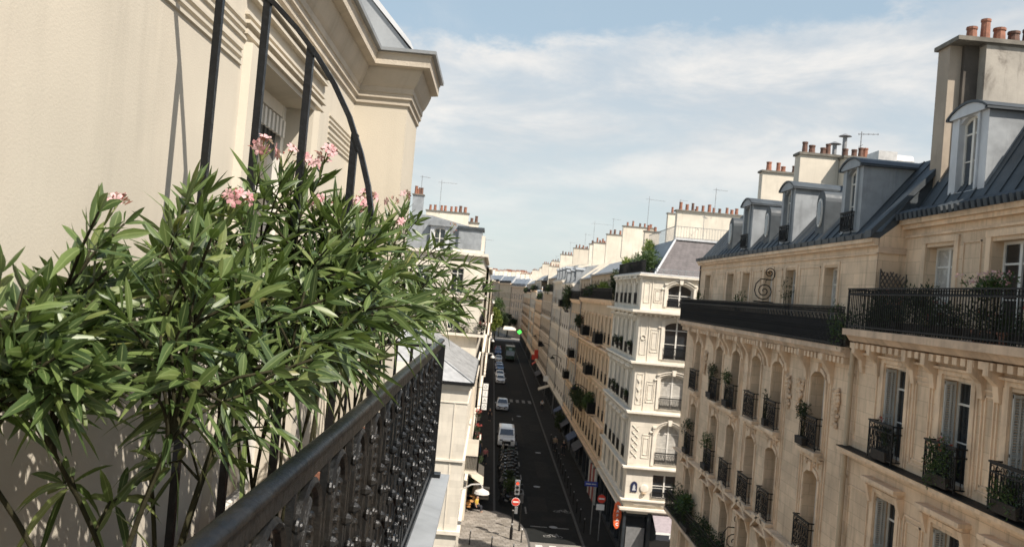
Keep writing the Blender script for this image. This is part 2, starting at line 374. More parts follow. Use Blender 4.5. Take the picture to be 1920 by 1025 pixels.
def railing_mesh(w, h=.95, d=.28, style='bars'):
    key = (round(w, 2), h, d, style)
    if key in _rl: return _rl[key]
    m = MB(); x0, x1 = -w/2, w/2
    for z in (0.06, h*.8, h-.03): m.box(x0, x1, d-.03, d, z, z+.03)
    m.box(x0-.02, x1+.02, d-.05, d+.02, h, h+.04)
    for s in (x0, x1-.03):
        m.box(s, s+.03, d-.03, d, 0, h)
        for z in (.06, h*.8): m.box(s, s+.025, 0, d-.03, z, z+.03)
        m.box(s-.005, s+.03, 0, d-.05, h, h+.035)
        for q in range(1, max(2, int(d/.11))): m.box(s+.005, s+.02, q*d/max(2, int(d/.11))-.01, q*d/max(2, int(d/.11))+.01, .08, h)
    n = max(3, int(w/.095))
    for i in range(1, n):
        x = x0+w*i/n
        m.box(x-.009, x+.009, d-.024, d-.006, .08, h*.8)
    if style != 'plain':
        k = max(2, int(w/.17))
        for i in range(k):
            xc = x0+w*(i+.5)/k
            for zc, rr in ((h*.9-.015, .062), (h*.42, .08), (h*.24, .06)):
                m.tube([(xc+rr*cos(a*pi/4), d-.015, zc+rr*sin(a*pi/4)) for a in range(9)], .011, 4)
            m.tube([(xc-.07, d-.015, h*.55), (xc-.02, d-.015, h*.66), (xc, d-.015, h*.78)], .011, 4); m.tube([(xc+.07, d-.015, h*.55), (xc+.02, d-.015, h*.66), (xc, d-.015, h*.78)], .011, 4)
    me = bpy.data.meshes.new('railing'); me.from_pydata(m.v, [], m.f); me.materials.append(MT['iron_matt']); _rl[key] = me; return me
def add_railing(root, M, x, z, w, h=.95, d=.28, style='scroll', name='railing'):
    return inst(railing_mesh(w, h, d, style), name, root, M @ Matrix.Translation((x, 0, z)))
_pots = {}
def pot_mesh(h, r, sooty):
    k = (round(h, 1), round(r, 2), sooty)
    if k not in _pots:
        m = MB().lathe([(r*1.1, 0), (r*1.12, .05), (r*1.0, .08), (r*.88, h-.08), (r*1.02, h-.07), (r*1.02, h), (r*.75, h), (r*.7, h-.15)], n=10)
        me = bpy.data.meshes.new('chimney_pot'); me.from_pydata(m.v, [], m.f); me.materials.append(MT['terracotta_sooty' if sooty else 'terracotta']); _pots[k] = me
    return _pots[k]
def chimney(root, x0, x1, y0, y1, z0, z1, mat='stack_render', pots=5, rnd=None, cap=.08, prof=None, sooty=.25, along='x', ph=.5):
    rnd = rnd or random.Random(1); m = MB()
    if prof: m.prism(prof, 'y', y0, y1)
    else: m.box(x0, x1, y0, y1, z0, z1)
    c = m.build('chimney', mat, root); 
    MB().box(x0-cap, x1+cap, y0-cap, y1+cap, z1, z1+.11).build('chimney_cap', 'stack_cap', c)
    for i in range(pots):
        t = (i+.5+rnd.uniform(-.22, .22))/pots
        px_, py_ = (x0+.15+(x1-x0-.3)*t, (y0+y1)/2) if along == 'x' else ((x0+x1)/2, y0+.15+(y1-y0-.3)*t)
        h = rnd.choice((ph, ph*.8, ph*1.25)); r = rnd.choice((.13, .15, .12))
        inst(pot_mesh(h, r, rnd.random() < sooty), 'chimney_pot', c, Matrix.Translation((px_, py_, z1+.11)))
    return c
def antenna(root, p, h, yaw=0., n=5):
    m = MB(); x, y, z = p; m.tube([(x, y, z), (x, y, z+h)], .022, 5)
    L = h*.45; c, s_ = cos(yaw), sin(yaw); m.tube([(x-L*.2*c, y-L*.2*s_, z+h*.93), (x+L*c, y+L*s_, z+h*.93)], .014, 4)
    for i in range(n):
        t = L*(i/(n-1)*1.1-.15); cx, cy = x+t*c, y+t*s_; m.tube([(cx+s_*.18, cy-c*.18, z+h*.93), (cx-s_*.18, cy+c*.18, z+h*.93)], .01, 4)
    m.tube([(x, y-.25, z+h*.6), (x, y+.25, z+h*.6)], .01, 4)
    return m.build('antenna', 'metal_grey', root)
def leaf_scatter(mb, c, rad, n, size, rnd, ratio=.35, up=.3):
    """n pointed leaves through an ellipsoid round c"""
    if mb.u is None: mb.u = []
    for _ in range(n):
        while True:
            q = Vector((rnd.uniform(-1, 1), rnd.uniform(-1, 1), rnd.uniform(-1, 1)))
            if q.length < 1: break
        p = Vector(c)+Vector((q.x*rad[0], q.y*rad[1], q.z*rad[2]))
        d = (q+Vector((rnd.gauss(0, .6), rnd.gauss(0, .6), rnd.gauss(up, .6)))).normalized(); s = d.cross(Vector((rnd.gauss(0, 1), rnd.gauss(0, 1), rnd.gauss(0, 1)))).normalized()
        L = size*rnd.uniform(.6, 1.3); w_ = L*ratio
        mb.add([p, p+d*L*.5+s*w_*.5, p+d*L, p+d*L*.5-s*w_*.5], [(0, 1, 2, 3)]); mb.u += [.5, 0, 1, .5, .5, 1, 0, .5]
    return mb
def planter_bush(label, c, rad, n, size, seed, mat='dark_leaf', cat='plant', box=True, flowers=None, group=None, boxmat='soil', up=.3, floor=None):
    """a planted trough or pot with real leaves; c = centre of foliage"""
    rnd = random.Random(seed); base = c[2]-rad[2]
    if floor is not None: base = floor+.2
    t = thing('potted_plant', label, cat, (c[0], c[1], base-.2), 0, group)
    if box: MB().prism([(c[0]-min(.10, rad[0]*.5), base-.2), (c[0]+min(.10, rad[0]*.5), base-.2), (c[0]+min(.12, rad[0]*.6), base+.05), (c[0]-min(.12, rad[0]*.6), base+.05)], 'y', c[1]-rad[1]*.8, c[1]+rad[1]*.8).build('planter', boxmat, t)
    m = MB(); k = max(2, n//70)
    for i in range(k):
        cc = (c[0]+rnd.uniform(-.5, .5)*rad[0], c[1]+rnd.uniform(-.75, .75)*rad[1], c[2]+rnd.uniform(-.5, .55)*rad[2])
        leaf_scatter(m, cc, (rad[0]*.6, max(rad[1]*.35, .12), rad[2]*.6), n//k, size, rnd, up=up)
    m.build('foliage', mat, t)
    st = MB()
    for i in range(5):
        x, y = c[0]+rnd.uniform(-.4, .4)*rad[0], c[1]+rnd.uniform(-.7, .7)*rad[1]
        st.tube([(c[0]+(x-c[0])*.3, y, base-.05), (x, y, c[2]+rad[2]*.4)], .012, 4)
    st.build('stems', 'bark', t)
    if flowers:
        fmb = MB()
        for i in range(flowers[1]):
            cc = (c[0]+rnd.uniform(-.8, .8)*rad[0], c[1]+rnd.uniform(-.9, .9)*rad[1], c[2]+rnd.uniform(.2, 1.0)*rad[2])
            leaf_scatter(fmb, cc, (.06, .06, .05), 9, .06, rnd, .8)
        fmb.build('flowers', flowers[0], t)
    return t
# ================================================================ GROUND
def sheet(name, x0, x1, y0, y1, z, mat, kind='structure'):
    return struct(MB().quad((x0, y0, z), (x1, y0, z), (x1, y1, z), (x0, y1, z)).build(name, mat), kind)
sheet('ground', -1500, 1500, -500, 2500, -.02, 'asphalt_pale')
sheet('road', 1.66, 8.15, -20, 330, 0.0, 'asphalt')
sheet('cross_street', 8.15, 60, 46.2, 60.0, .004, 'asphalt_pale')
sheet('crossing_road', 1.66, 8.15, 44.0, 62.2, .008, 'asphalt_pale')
def pave(name, poly, h=.13):
    o = struct(MB().prism(poly, 'z', -.01, h).build(name, 'pavement')); fixn(o); return o
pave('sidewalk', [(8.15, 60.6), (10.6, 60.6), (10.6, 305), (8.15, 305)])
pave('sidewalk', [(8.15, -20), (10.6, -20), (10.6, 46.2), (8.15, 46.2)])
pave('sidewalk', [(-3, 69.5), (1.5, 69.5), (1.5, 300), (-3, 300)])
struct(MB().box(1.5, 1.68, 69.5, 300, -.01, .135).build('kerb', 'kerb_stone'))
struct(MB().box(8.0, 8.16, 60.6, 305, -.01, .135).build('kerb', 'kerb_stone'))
# paved corner with rounded kerb
crn = [(-3.5, 44), (3.6, 44), (4.0, 56), (4.0, 61.5), (3.85, 64.5), (3.4, 66.8), (2.6, 68.6), (1.6, 69.6), (-3.5, 69.6)]
pm('cobble', (.26, .235, .205), .9, var=.2, vs=1.2, bump=.5, bs=14)
def cobble_mat():
    m = MT['cobble']; t = NT(m.node_tree); b = t.n['Principled BSDF']
    g = t.new('ShaderNodeNewGeometry'); v = t.new('ShaderNodeTexVoronoi', feature='F1'); v.inputs['Scale'].default_value = 3.2
    x, y, z = t.sep(g.outputs['Position'])
    br = t.new('ShaderNodeTexBrick'); t.l.new(t.comb(t.m('ADD', t.m('MULTIPLY', x, .97), t.m('MULTIPLY', y, .22)), t.m('SUBTRACT', y, t.m('MULTIPLY', x, .22)), 0.), br.inputs['Vector'])
    br.inputs['Scale'].default_value = 1; br.inputs['Brick Width'].default_value = .55; br.inputs['Row Height'].default_value = .38; br.inputs['Mortar Size'].default_value = .025
    br.inputs['Color1'].default_value = (1, 1, 1, 1); br.inputs['Color2'].default_value = (.68, .66, .62, 1); br.inputs['Mortar'].default_value = (.45, .43, .4, 1)
    old = b.inputs['Base Color'].links[0].from_socket
    t.l.new(t.mix(1.0, old, br.outputs['Color'], 'MULTIPLY'), b.inputs['Base Color'])
cobble_mat()
fixn(struct(MB().prism(crn, 'z', -.01, .12).build('corner_pavement', 'cobble')))
km = MB()
kp = crn[1:8]
for (a, b_) in zip(kp[:-1], kp[1:]):
    d = Vector((b_[0]-a[0], b_[1]-a[1], 0)).normalized(); n = Vector((-d.y, d.x, 0))*-1
    A, B = Vector((*a, 0)), Vector((*b_, 0))
    km.prism([(A.x, A.y), (B.x, B.y), (B.x+n.x*.16, B.y+n.y*.16), (A.x+n.x*.16, A.y+n.y*.16)], 'z', -.01, .125)
struct(fixn(km.build('kerb', 'kerb_stone')))
zm = MB()
for i in range(4): x = 4.55+i*1.0; zm.quad((x, 55.6, .012), (x+.5, 55.6, .012), (x+.5, 61.6, .012), (x, 61.6, .012))
struct(zm.build('zebra_crossing', 'marking'))
zm = MB()
for i in range(6): x = 2.2+i*1.0; zm.quad((x, 139, .005), (x+.5, 139, .005), (x+.5, 142.5, .005), (x, 142.5, .005))
for i in range(9): y = 70+i*6.2; zm.quad((4.15, y, .005), (4.28, y, .005), (4.28, y+2.2, .005), (4.15, y+2.2, .005))
# faded advance box with bicycle marks
for (x0, x1, y) in ((4.4, 5.7, 66.3), (6.1, 7.4, 66.3)): zm.quad((x0, y, .005), (x1, y, .005), (x1, y+.22, .005), (x0, y+.22, .005))
for (cx, cy) in ((6.0, 64.0), (7.3, 71.5)):
    for sx in (-.45, .45):
        for k in range(10):
            a, b_ = k*2*pi/10, (k+1)*2*pi/10
            zm.quad((cx+sx+.3*cos(a), cy+.3*sin(a), .005), (cx+sx+.3*cos(b_), cy+.3*sin(b_), .005), (cx+sx+.22*cos(b_), cy+.22*sin(b_), .005), (cx+sx+.22*cos(a), cy+.22*sin(a), .005))
    for (xa, ya, xb, yb) in ((-.45, 0, -.1, .6), (-.1, .6, .35, .6), (-.1, .6, .05, 0), (.05, 0, .35, .6), (.45, 0, .3, .85)):
        d = Vector((xb-xa, yb-ya)).normalized(); n = (-d.y*.05, d.x*.05)
        zm.quad((cx+xa+n[0], cy+ya+n[1], .006), (cx+xa-n[0], cy+ya-n[1], .006), (cx+xb-n[0], cy+yb-n[1], .006), (cx+xb+n[0], cy+yb+n[1], .006))
struct(zm.build('road_markings', 'marking_worn'))
for (x0, x1, y0, y1) in ((4.5, 6.1, 71, 76), (5.9, 7.2, 84, 92), (4.4, 5.2, 100, 118), (6.4, 7.8, 112, 117), (4.6, 6.6, 150, 156), (5.4, 7.4, 68.2, 69.6)): sheet('road_patch', x0, x1, y0, y1, .004, 'pavement')
mh = MB()
for (x, y) in ((5.6, 80), (6.6, 97), (5.2, 124), (6.2, 66.6)): mh.add([(x+.33*cos(2*pi*i/14), y+.33*sin(2*pi*i/14), .009) for i in range(14)], [tuple(range(14))])
struct(mh.build('manhole_covers', 'metal_grey'))
sheet('cross_street', -60, 60, 306, 322, .006, 'asphalt_pale')

# ================================================================ HOME BUILDING (left): wall X=-1.2, pavilion at its far end
WX = -1.2; E = 18.0
home = thing('apartment_building', 'cream rendered building filling the left side, with moulded window surround and heavy cornice', 'building', (WX, 0, 0))
MH = frame(WX, 7.4, 'E')      # local x = 7.4 - Y
def hx(y): return 7.4-y
wmb = MB(MH); wall_sheet(wmb, 11.4, 0, 20.0, [(hx(5.27), hx(3.97), E-1.4, E+1.0), (hx(.2), hx(-1.2), E-1.4, E+1.0)], .19)
wmb.M = None
wmb.quad((WX-9, -4, 0), (WX, -4, 0), (WX, -4, 20), (WX-9, -4, 20)); wmb.quad((WX-9, 7.4, 0), (WX, 7.4, 0), (WX, 7.4, 20), (WX-9, 7.4, 20))
wmb.build('wall', 'plaster', home)
pav = MB(); pav.box(WX-.02, -.79, 6.6, 7.4, 0, E+1.42); pav.build('pavilion_pier', 'plaster_pale', home)
# mouldings: little raised fillets on both sides of the window, at impost level
mo = MB()
def fillets(y0, y1, z, k=3, dz=.034, e=.010):
    for i in range(k): mo.prism([(WX, z+i*dz), (WX+e, z+i*dz+.004), (WX+e, z+i*dz+.017), (WX, z+i*dz+.021)], 'y', y0, y1)
fillets(-4, 3.76, E+.88); fillets(-4, 3.80, E+1.0, 3); fillets(5.72, 6.6, E+.88); fillets(5.72, 6.6, E+.99)
# surround: jamb strips, sill-high to head, crossettes and hood over the window
for (a, b_) in ((3.80, 3.97), (5.27, 5.44)):
    mo.prism([(WX, a), (WX+.035, a+.012), (WX+.035, b_-.004), (WX, b_-.002)], 'z', E-1.4, E+1.0)
for i, (z, e, h) in enumerate(((1.03, .02, .02), (1.075, .028, .015), (1.115, .02, .012), (1.20, .03, .02), (1.24, .045, .02), (1.28, .035, .015))):
    mo.box(WX, WX+e, 3.78-e*.5, 5.46+e*.5, E+z, E+z+h)
mo.build('wall_moulding', 'plaster', home)
# unseen sunlit block, added to bounce light onto the facades across the street
FW = frame(WX, 22.0, 'E'); lw = MB(FW); lx = [1.6+i*3.1 for i in range(5)]
wall_sheet(lw, 14.55, 0, 16.0, [(x-.55, x+.55, a, b_, 0) for x in lx for a, b_ in ((4.2, 6.4), (7.6, 9.8), (11, 13.2))], .25); lw.build('bounce_wall', 'plaster_pale', home)
MB().box(WX-9, WX-.25, 7.45, 22.0, 0, 15.95).build('bounce_wall_side', 'plaster_pale', home)
for x in lx:
    for a in (4.2, 7.6, 11): add_window(home, FW, x, a, 1.1, 2.2, 0, .22)
# cornice: profile swept round the pavilion corner
prof = [(0, 1.34), (.025, 1.35), (.025, 1.385), (.05, 1.395), (.05, 1.43), (.062, 1.435), (.062, 1.475), (.09, 1.50), (.13, 1.555), (.155, 1.60), (.155, 1.615), (.245, 1.622), (.250, 1.70), (.262, 1.705), (.262, 1.715), (0, 1.72)]
path = [(WX, -4, E), (WX, 6.6, E), (-.79, 6.6, E), (-.79, 7.4, E)]
outw = [(1, 0), (1, -1), (1, -1), (1, 0)]
c = MB().sweep([(e*.66, h) for e, h in prof], path, outw).build('cornice', 'plaster_trim', home)
gut = MB().sweep([(.14, 1.717), (.200, 1.719), (.204, 1.742), (.05, 1.76)], path, outw).build('gutter_edge', 'zinc', home)
rf = MB()
rf.prism([(WX+.05, E+1.74), (WX+.10, E+1.78), (WX-1.6, E+3.4), (WX-6, E+3.9), (WX-6, E+1.74)], 'y', -4, 7.36)
rf.prism([(-.78, E+1.75), (-1.75, E+2.80), (-3.0, E+3.0), (-3.0, E+1.75)], 'y', 6.52, 7.38)
fixn(rf.build('roof', 'zinc', home))
MB().prism([(-.76, E+1.75), (-.80, E+1.83), (-1.77, E+2.88), (-1.77, E+2.80)], 'y', 6.50, 7.40).build('roof_edge', 'zinc_pale', home)
W1 = add_window(home, MH, hx(4.62), E-1.4, 1.3, 2.4, 0, .19, 'cross', 'frame_white', 'glass')
add_window(home, MH, hx(-.5), E-1.4, 1.4, 2.4, 0, .19, 'cross', 'frame_white', 'glass')
vt = MB(); 
for i in range(14): vt.box(WX-.165, WX-.145, 4.07+i*.083, 4.11+i*.083, E+.80, E+.90)
vt.build('window_vent', 'frame_white', home)
slab = MB().box(WX, -.30, -4, 6.25, E-1.55, E-1.4); slab.prism([(WX, E-1.95), (-.55, E-1.75), (-.36, E-1.56), (WX, E-1.56)], 'y', -4, 6.2); slab.build('balcony_slab', 'plaster_trim', home)
MB().box(-.40, -.205, -4, 6.27, E-1.40, E-1.375).build('balcony_flashing', 'zinc', home)
dk = MB().box(WX-.02, WX-.005, 3.4, 3.5, E+2, E+2.01)

# ---- cast-iron balustrade
rail = thing('balcony_railing', 'black cast iron balcony balustrade with beaded arches running away beside the oleanders', 'railing', (-.36, 3, E-1.38))
def rx(y): return -.378+.0075*(y-1.4)
ZB, ZT = E-1.37, E-.39
hr = MB()
hp = [(-.021, -.014), (-.022, -.006), (-.019, .001), (-.012, .005), (-.004, .007), (.004, .007), (.012, .005), (.019, .001), (.022, -.006), (.021, -.014), (.016, -.018), (-.016, -.018)]
ys = [-1.5, 6.17]
vs = [(rx(y)+a, y, ZT+b_) for y in ys for a, b_ in hp]; k = len(hp)
hr.add(vs, [(j, (j+1) % k, k+(j+1) % k, k+j) for j in range(k)]+[tuple(range(k)), tuple(range(2*k-1, k-1, -1))])
hro = fixn(hr.build('handrail', 'iron', rail)); hro.data.polygons.foreach_set('use_smooth', [len(p.vertices) == 4 for p in hro.data.polygons])
fb = MB()
for (za, zb, e) in ((ZT-.062, ZT-.024, .009), (ZB+.05, ZB+.085, .014), (ZB+.0, ZB+.03, .02)):
    fb.add([(rx(y)+sx*e, y, z) for y in ys for sx, z in ((-1, za), (1, za), (1, zb), (-1, zb))], [(0, 1, 5, 4), (1, 2, 6, 5), (2, 3, 7, 6), (3, 0, 4, 7), (0, 3, 2, 1), (4, 5, 6, 7)])
fb.build('rail_bars', 'iron', rail)
PW = .34; H = ZT-.060-(ZB+.085)
def panel_mesh():
    """one cast panel, local y along the rail, z up from the bottom bar, x outward"""
    m = MB(); yc = PW/2
    def bar(pts, r=.011, fl=.8): m.tube([(0, yc+a, z) for a, z in pts], r, 6, fl)
    for s in (-1, 1):
        m.box(-.013, .013, yc+s*.108-.011, yc+s*.108+.011, 0, H-.11)
    m.tube([(0, yc+.108*cos(a*pi/12), H-.115+.098*sin(a*pi/12)) for a in range(13)], .013, 6)
    m.box(-.009, .009, yc-PW/2-.010, yc-PW/2+.010, 0, H)               # post between panels
    # beaded column in the head of the arch
    for i in range(7): m.lathe([(.001, -.013), (.012, -.008), (.0145, 0), (.012, .008), (.001, .013)], (0.004, yc, H-.09-i*.033), 7)
    m.tube([(0, yc, 0), (0, yc, H-.06)], .008, 6)
    m.tube([(0, yc-.052, H-.33), (0, yc-.05, H-.15), (0, yc, H-.055), (0, yc+.05, H-.15), (0, yc+.052, H-.33)], .009, 6)
    # lyre scrolls
    for s in (-1, 1):
        sp = [(s*(.050+.034*(1-t/9)*cos(t*.85+.3)), H-.40+.034*(1-t/9)*sin(t*.85+.3)*1.1) for t in range(8)]
        bar(sp, .0095)
        bar([(s*.088, H-.36), (s*.074, H-.46), (s*.03, H-.54), (s*.012, H-.60)], [.012, .014, .012, .008])
        bar([(s*.012, .30), (s*.055, .26), (s*.082, .19), (s*.05, .12), (s*.012, .16)], [.010, .013, .014, .012, .009])
        bar([(s*.012, .03), (s*.05, .05), (s*.085, .10), (s*.06, .135)], .0095)
        bar([(s*.10, H-.55), (s*.05, H-.60), (s*.10, H-.66)], .009)
        # small acanthus buds along the uprights and posts
        for z in (H*.50, H*.27, H*.74):
            m.lathe([(.002, -.006), (.015, 0), (.018, .012), (.011, .024), (.003, .030)], (.008, yc+s*.108, z), 7, 'x')
    # bosses that stand out from the panel
    for (a, z, r, o_) in ((0, H-.47, .030, .046), (0, .19, .032, .046), (-PW/2, H*.63, .022, .034), (-PW/2, H*.33, .022, .034), (-PW/2, H*.92, .018, .026), (0, H-.345, .017, .03), (0, .07, .016, .02)):
        m.lathe([(.006, 0), (.010, o_*.3), (r*.72, o_*.42), (r, o_*.62), (r*.92, o_*.8), (r*.55, o_*.92), (r*.5, o_*1.08), (.003, o_*1.18)], (0, yc+a, z), 9, 'x')
        m.lathe([(.006, 0), (r*.8, -o_*.4), (.003, -o_*.5)], (0, yc+a, z), 7, 'x')
    return m
pmesh = panel_mesh(); me = bpy.data.meshes.new('panel'); me.from_pydata(pmesh.v, [], pmesh.f); me.materials.append(MT['iron'])
me.polygons.foreach_set('use_smooth', [False]*len(me.polygons))
y = .06-PW*2
while y+PW < 6.17:
    inst(me, 'panel', rail, Matrix.Translation((rx(y+PW/2), y, ZB+.085)) @ Matrix.Rotation(-.0075, 4, 'Z')); y += PW
ep = MB(); ep.box(rx(6.15)-.03, rx(6.15)+.03, 6.14, 6.19, ZB-.03, ZT-.04); ep.box(WX, rx(6.15), 6.15, 6.18, ZT-.07, ZT-.04); ep.box(WX, rx(6.15), 6.15, 6.18, ZB+.05, ZB+.08)
for i in range(7): x = WX+.1+i*.11; ep.box(x-.01, x+.01, 6.155, 6.175, ZB+.08, ZT-.07)
ep.box(rx(6.15)-.045, rx(6.15)+.075, 6.12, 6.22, ZB-.03, ZB+.02)
ep.build('end_return', 'iron', rail)

# ---- fan-shaped iron divider between two balconies
fan = thing('balcony_divider', 'black wrought iron divider with one sweeping arc and upright bars rising over the oleanders', 'iron divider', (-.8, 2.9, E-1.38))
FY = 2.9
arc = [(-1.2, 1.075), (-1.1, 1.06), (-1.0, 1.02), (-.91, .965), (-.82, .895), (-.74, .82), (-.67, .74), (-.60, .645), (-.54, .54), (-.49, .42), (-.455, .31), (-.432, .2), (-.418, .08), (-.405, -.06), (-.395, -.2), (-.388, -.395)]
am = MB()
for (a, b_) in zip(arc[:-1], arc[1:]):
    d = Vector((b_[0]-a[0], b_[1]-a[1])).normalized(); n = Vector((d.y, -d.x))*.0
A = [Vector((p[0], 0, p[1])) for p in arc]
vs = []
for i, p in enumerate(A):
    d = (A[min(i+1, len(A)-1)]-A[max(i-1, 0)]).normalized(); n = Vector((-d.z, 0, d.x))
    for (s, yy) in ((-1, -.016), (1, -.016), (1, .016), (-1, .016)): q = p+n*s*.0085; vs.append((q.x, FY+yy, E+q.z))
am.add(vs, [(i*4+j, i*4+(j+1) % 4, (i+1)*4+(j+1) % 4, (i+1)*4+j) for i in range(len(A)-1) for j in range(4)])
fixn(am.build('arc', 'iron', fan))
def arc_z(x):
    for a, b_ in zip(arc[:-1], arc[1:]):
        if a[0] <= x <= b_[0]: return a[1]+(b_[1]-a[1])*(x-a[0])/(b_[0]-a[0])
for x in (-1.01, -.85, -.69, -.515):
    MB().box(x-.012, x+.012, FY-.012, FY+.012, E-1.30, E+arc_z(x)+.002).build('bar', 'iron', fan)
MB().box(WX, rx(FY), FY-.014, FY+.014, E-1.33, E-1.29).build('cross_bar', 'iron', fan)

# ================================================================ RIGHT SIDE, MIDDLE BUILDING (M)
XF, XU = 10.6, 11.0
YM0, YM1 = 24.5, 45.9
mid = thing('apartment_building', 'long tan limestone building opposite with arched windows and a black balcony under blue-grey zinc dormers', 'building', (XF, YM0, 0))
MW = frame(XF, YM0, 'W'); LM = YM1-YM0
MY = [43.0, 39.0, 36.3, 33.5, 31.0, 27.1]; mx = [y-YM0 for y in MY]
FLO = [(13.85, 16.3), (10.6, 13.15), (7.2, 9.9), (4.1, 6.7)]
OW = 1.18
holes = [(x-OW/2, x+OW/2, a, b_, .22) for x in mx for a, b_ in FLO]
holes += [(x-.9, x+.9, .2, 3.1, 0) for x in mx]
mb = MB(MW); wall_sheet(mb, LM, 0, 17.0, holes, .42); mb.build('wall', 'limestone', mid)
back = MB(); back.box(XF+.5, XF+13, YM0+.02, YM1-.02, 0, 17); back.box(XF+.0, XF+.5, YM1-.03, YM1, 0, 17); back.box(XU, XU+12, YM1-.3, YM1, 17, 20.4)
back.build('side_wall', 'limestone_dirty', mid)
for x in mx:
    for k_, (a, b_) in enumerate(FLO):
        add_window(mid, MW, x, a, OW, b_-a, .22, .42, 'cross', 'frame_white', 'glass' if (k_+int(x)) % 3 else 'curtain')
        if k_ != 2: add_railing(mid, MW, x, a-.02, OW+.12, 1.0, .24)
trim = MB(MW)
def molding(xa, xb, z, h, e, y0=0): trim.box(xa, xb, y0, y0+e, z, z+h)
for k_, (a, b_) in enumerate(FLO):
    for j, x in enumerate(mx):
        # archivolt and jamb strips
        for s in (-1, 1): molding(x+s*(OW/2+.07)-.06, x+s*(OW/2+.07)+.06, a, b_-.22-a, .045)
        n = 8
        for q in range(n):
            xa, xb = x-OW/2+OW*q/n, x-OW/2+OW*(q+1)/n; za, zb = arcz(xa, x-OW/2, x+OW/2, b_, .22), arcz(xb, x-OW/2, x+OW/2, b_, .22)
            trim.prism([(xa, za), (xb, zb), (xb, zb+.13), (xa, za+.13)], 'y', 0, .05)
        trim.prism([(x-.09, b_-.02), (x+.09, b_-.02), (x+.13, b_+.26), (x-.13, b_+.26)], 'y', 0, .11)   # keystone
        molding(x-OW/2-.22, x+OW/2+.22, a-.16, .12, .30)                                                # sill slab
        for s in (-.5, .5): trim.prism([(0, a-.42), (.06, a-.40), (.22, a-.17), (0, a-.17)], 'x', x+s*OW*.9-.06, x+s*OW*.9+.06)
# pairs linked by ledges, relief panels under them
for (j0, j1) in ((0, 0), (1, 2), (3, 4), (5, 5)):
    xa, xb = min(mx[j0], mx[j1])-OW/2-.3, max(mx[j0], mx[j1])+OW/2+.3
    for z in (13.62, 13.52): molding(xa, xb, z, .07, .20 if z > 13.6 else .12)
    for (xc) in {mx[j0], mx[j1]}:
        # interlaced relief ornament under the sill
        for s in (-.34, 0, .34): trim.tube([(xc+s-.13, .02, 13.28), (xc+s-.13, .035, 13.46), (xc+s, .04, 13.38), (xc+s+.13, .035, 13.46), (xc+s+.13, .02, 13.28)], .035, 5)
        molding(xc-.52, xc+.52, 13.47, .035, .05)
    # pilaster strips
    for x in (xa-.06, xb+.06):
        for o_ in (-.10, .10): molding(x+o_-.02, x+o_+.02, 4.0, 12.4, .035)
molding(0, LM, 10.34, .09, .28); molding(0, LM, 10.27, .06, .18); molding(0, LM, 3.55, .12, .30); molding(0, LM, 3.4, .1, .15)
for x in mx:                                                   # pediments over the second-floor windows
    trim.prism([(x-.85, 9.99+.0), (x+.85, 9.99), (x+.85, 10.07), (x-.85, 10.07)], 'y', 0, .24)
    for s in (-1, 1): trim.prism([(x, 10.62), (x, 10.74), (x+s*.9, 10.12), (x+s*.9, 10.0)], 'y', 0, .30)
    trim.prism([(x-.72, 10.07), (x+.72, 10.07), (x, 10.56)], 'y', 0, .07)
    for s in (-.62, .62): trim.prism([(0, 9.5), (.07, 9.52), (.2, 9.98), (0, 9.98)], 'x', x+s-.07, x+s+.07)
# brackets, leaf ornaments and dentils under the long balcony
for i in range(int(LM/.30)):
    x = .15+i*.30; trim.box(x, x+.16, 0, .30, 16.72, 16.90)
bx = sorted([m_+s*(OW/2+.42) for m_ in mx for s in (-1, 1)])
for x in bx:
    trim.prism([(0, 16.0), (.08, 16.02), (.13, 16.3), (.24, 16.5), (.40, 16.72), (.40, 16.92), (0, 16.92)], 'x', x-.11, x+.11)
for x in (mx[5]-1.6, mx[5]+1.45, mx[0]-1.6, mx[4]-1.35):
    rr = random.Random(int(x*10))
    for i in range(30):
        t = i/29; r_ = rr.uniform(.05, .09); trim.lathe([(.01, 0), (r_, .03), (r_*.8, .07), (.01, .12)], (x+rr.uniform(-.33, .33)*(1-t*.75), 0, 15.9-t*1.1+rr.uniform(-.03, .03)), 6, 'y')
        trim.tube([(x, .06, 15.85-t*.9), (x+rr.uniform(-.34, .34)*(1-t*.6), .10, 15.8-t*.95+rr.uniform(-.1, .1))], .028, 5)
fixn(trim.build('stone_trim', 'limestone_trim', mid))
# shop fronts under it (out of the picture but seen from the side)
for x in mx: add_window(mid, MW, x, .2, 1.8, 2.9, 0, .42, 'fixed', 'shop_dark', 'glass')
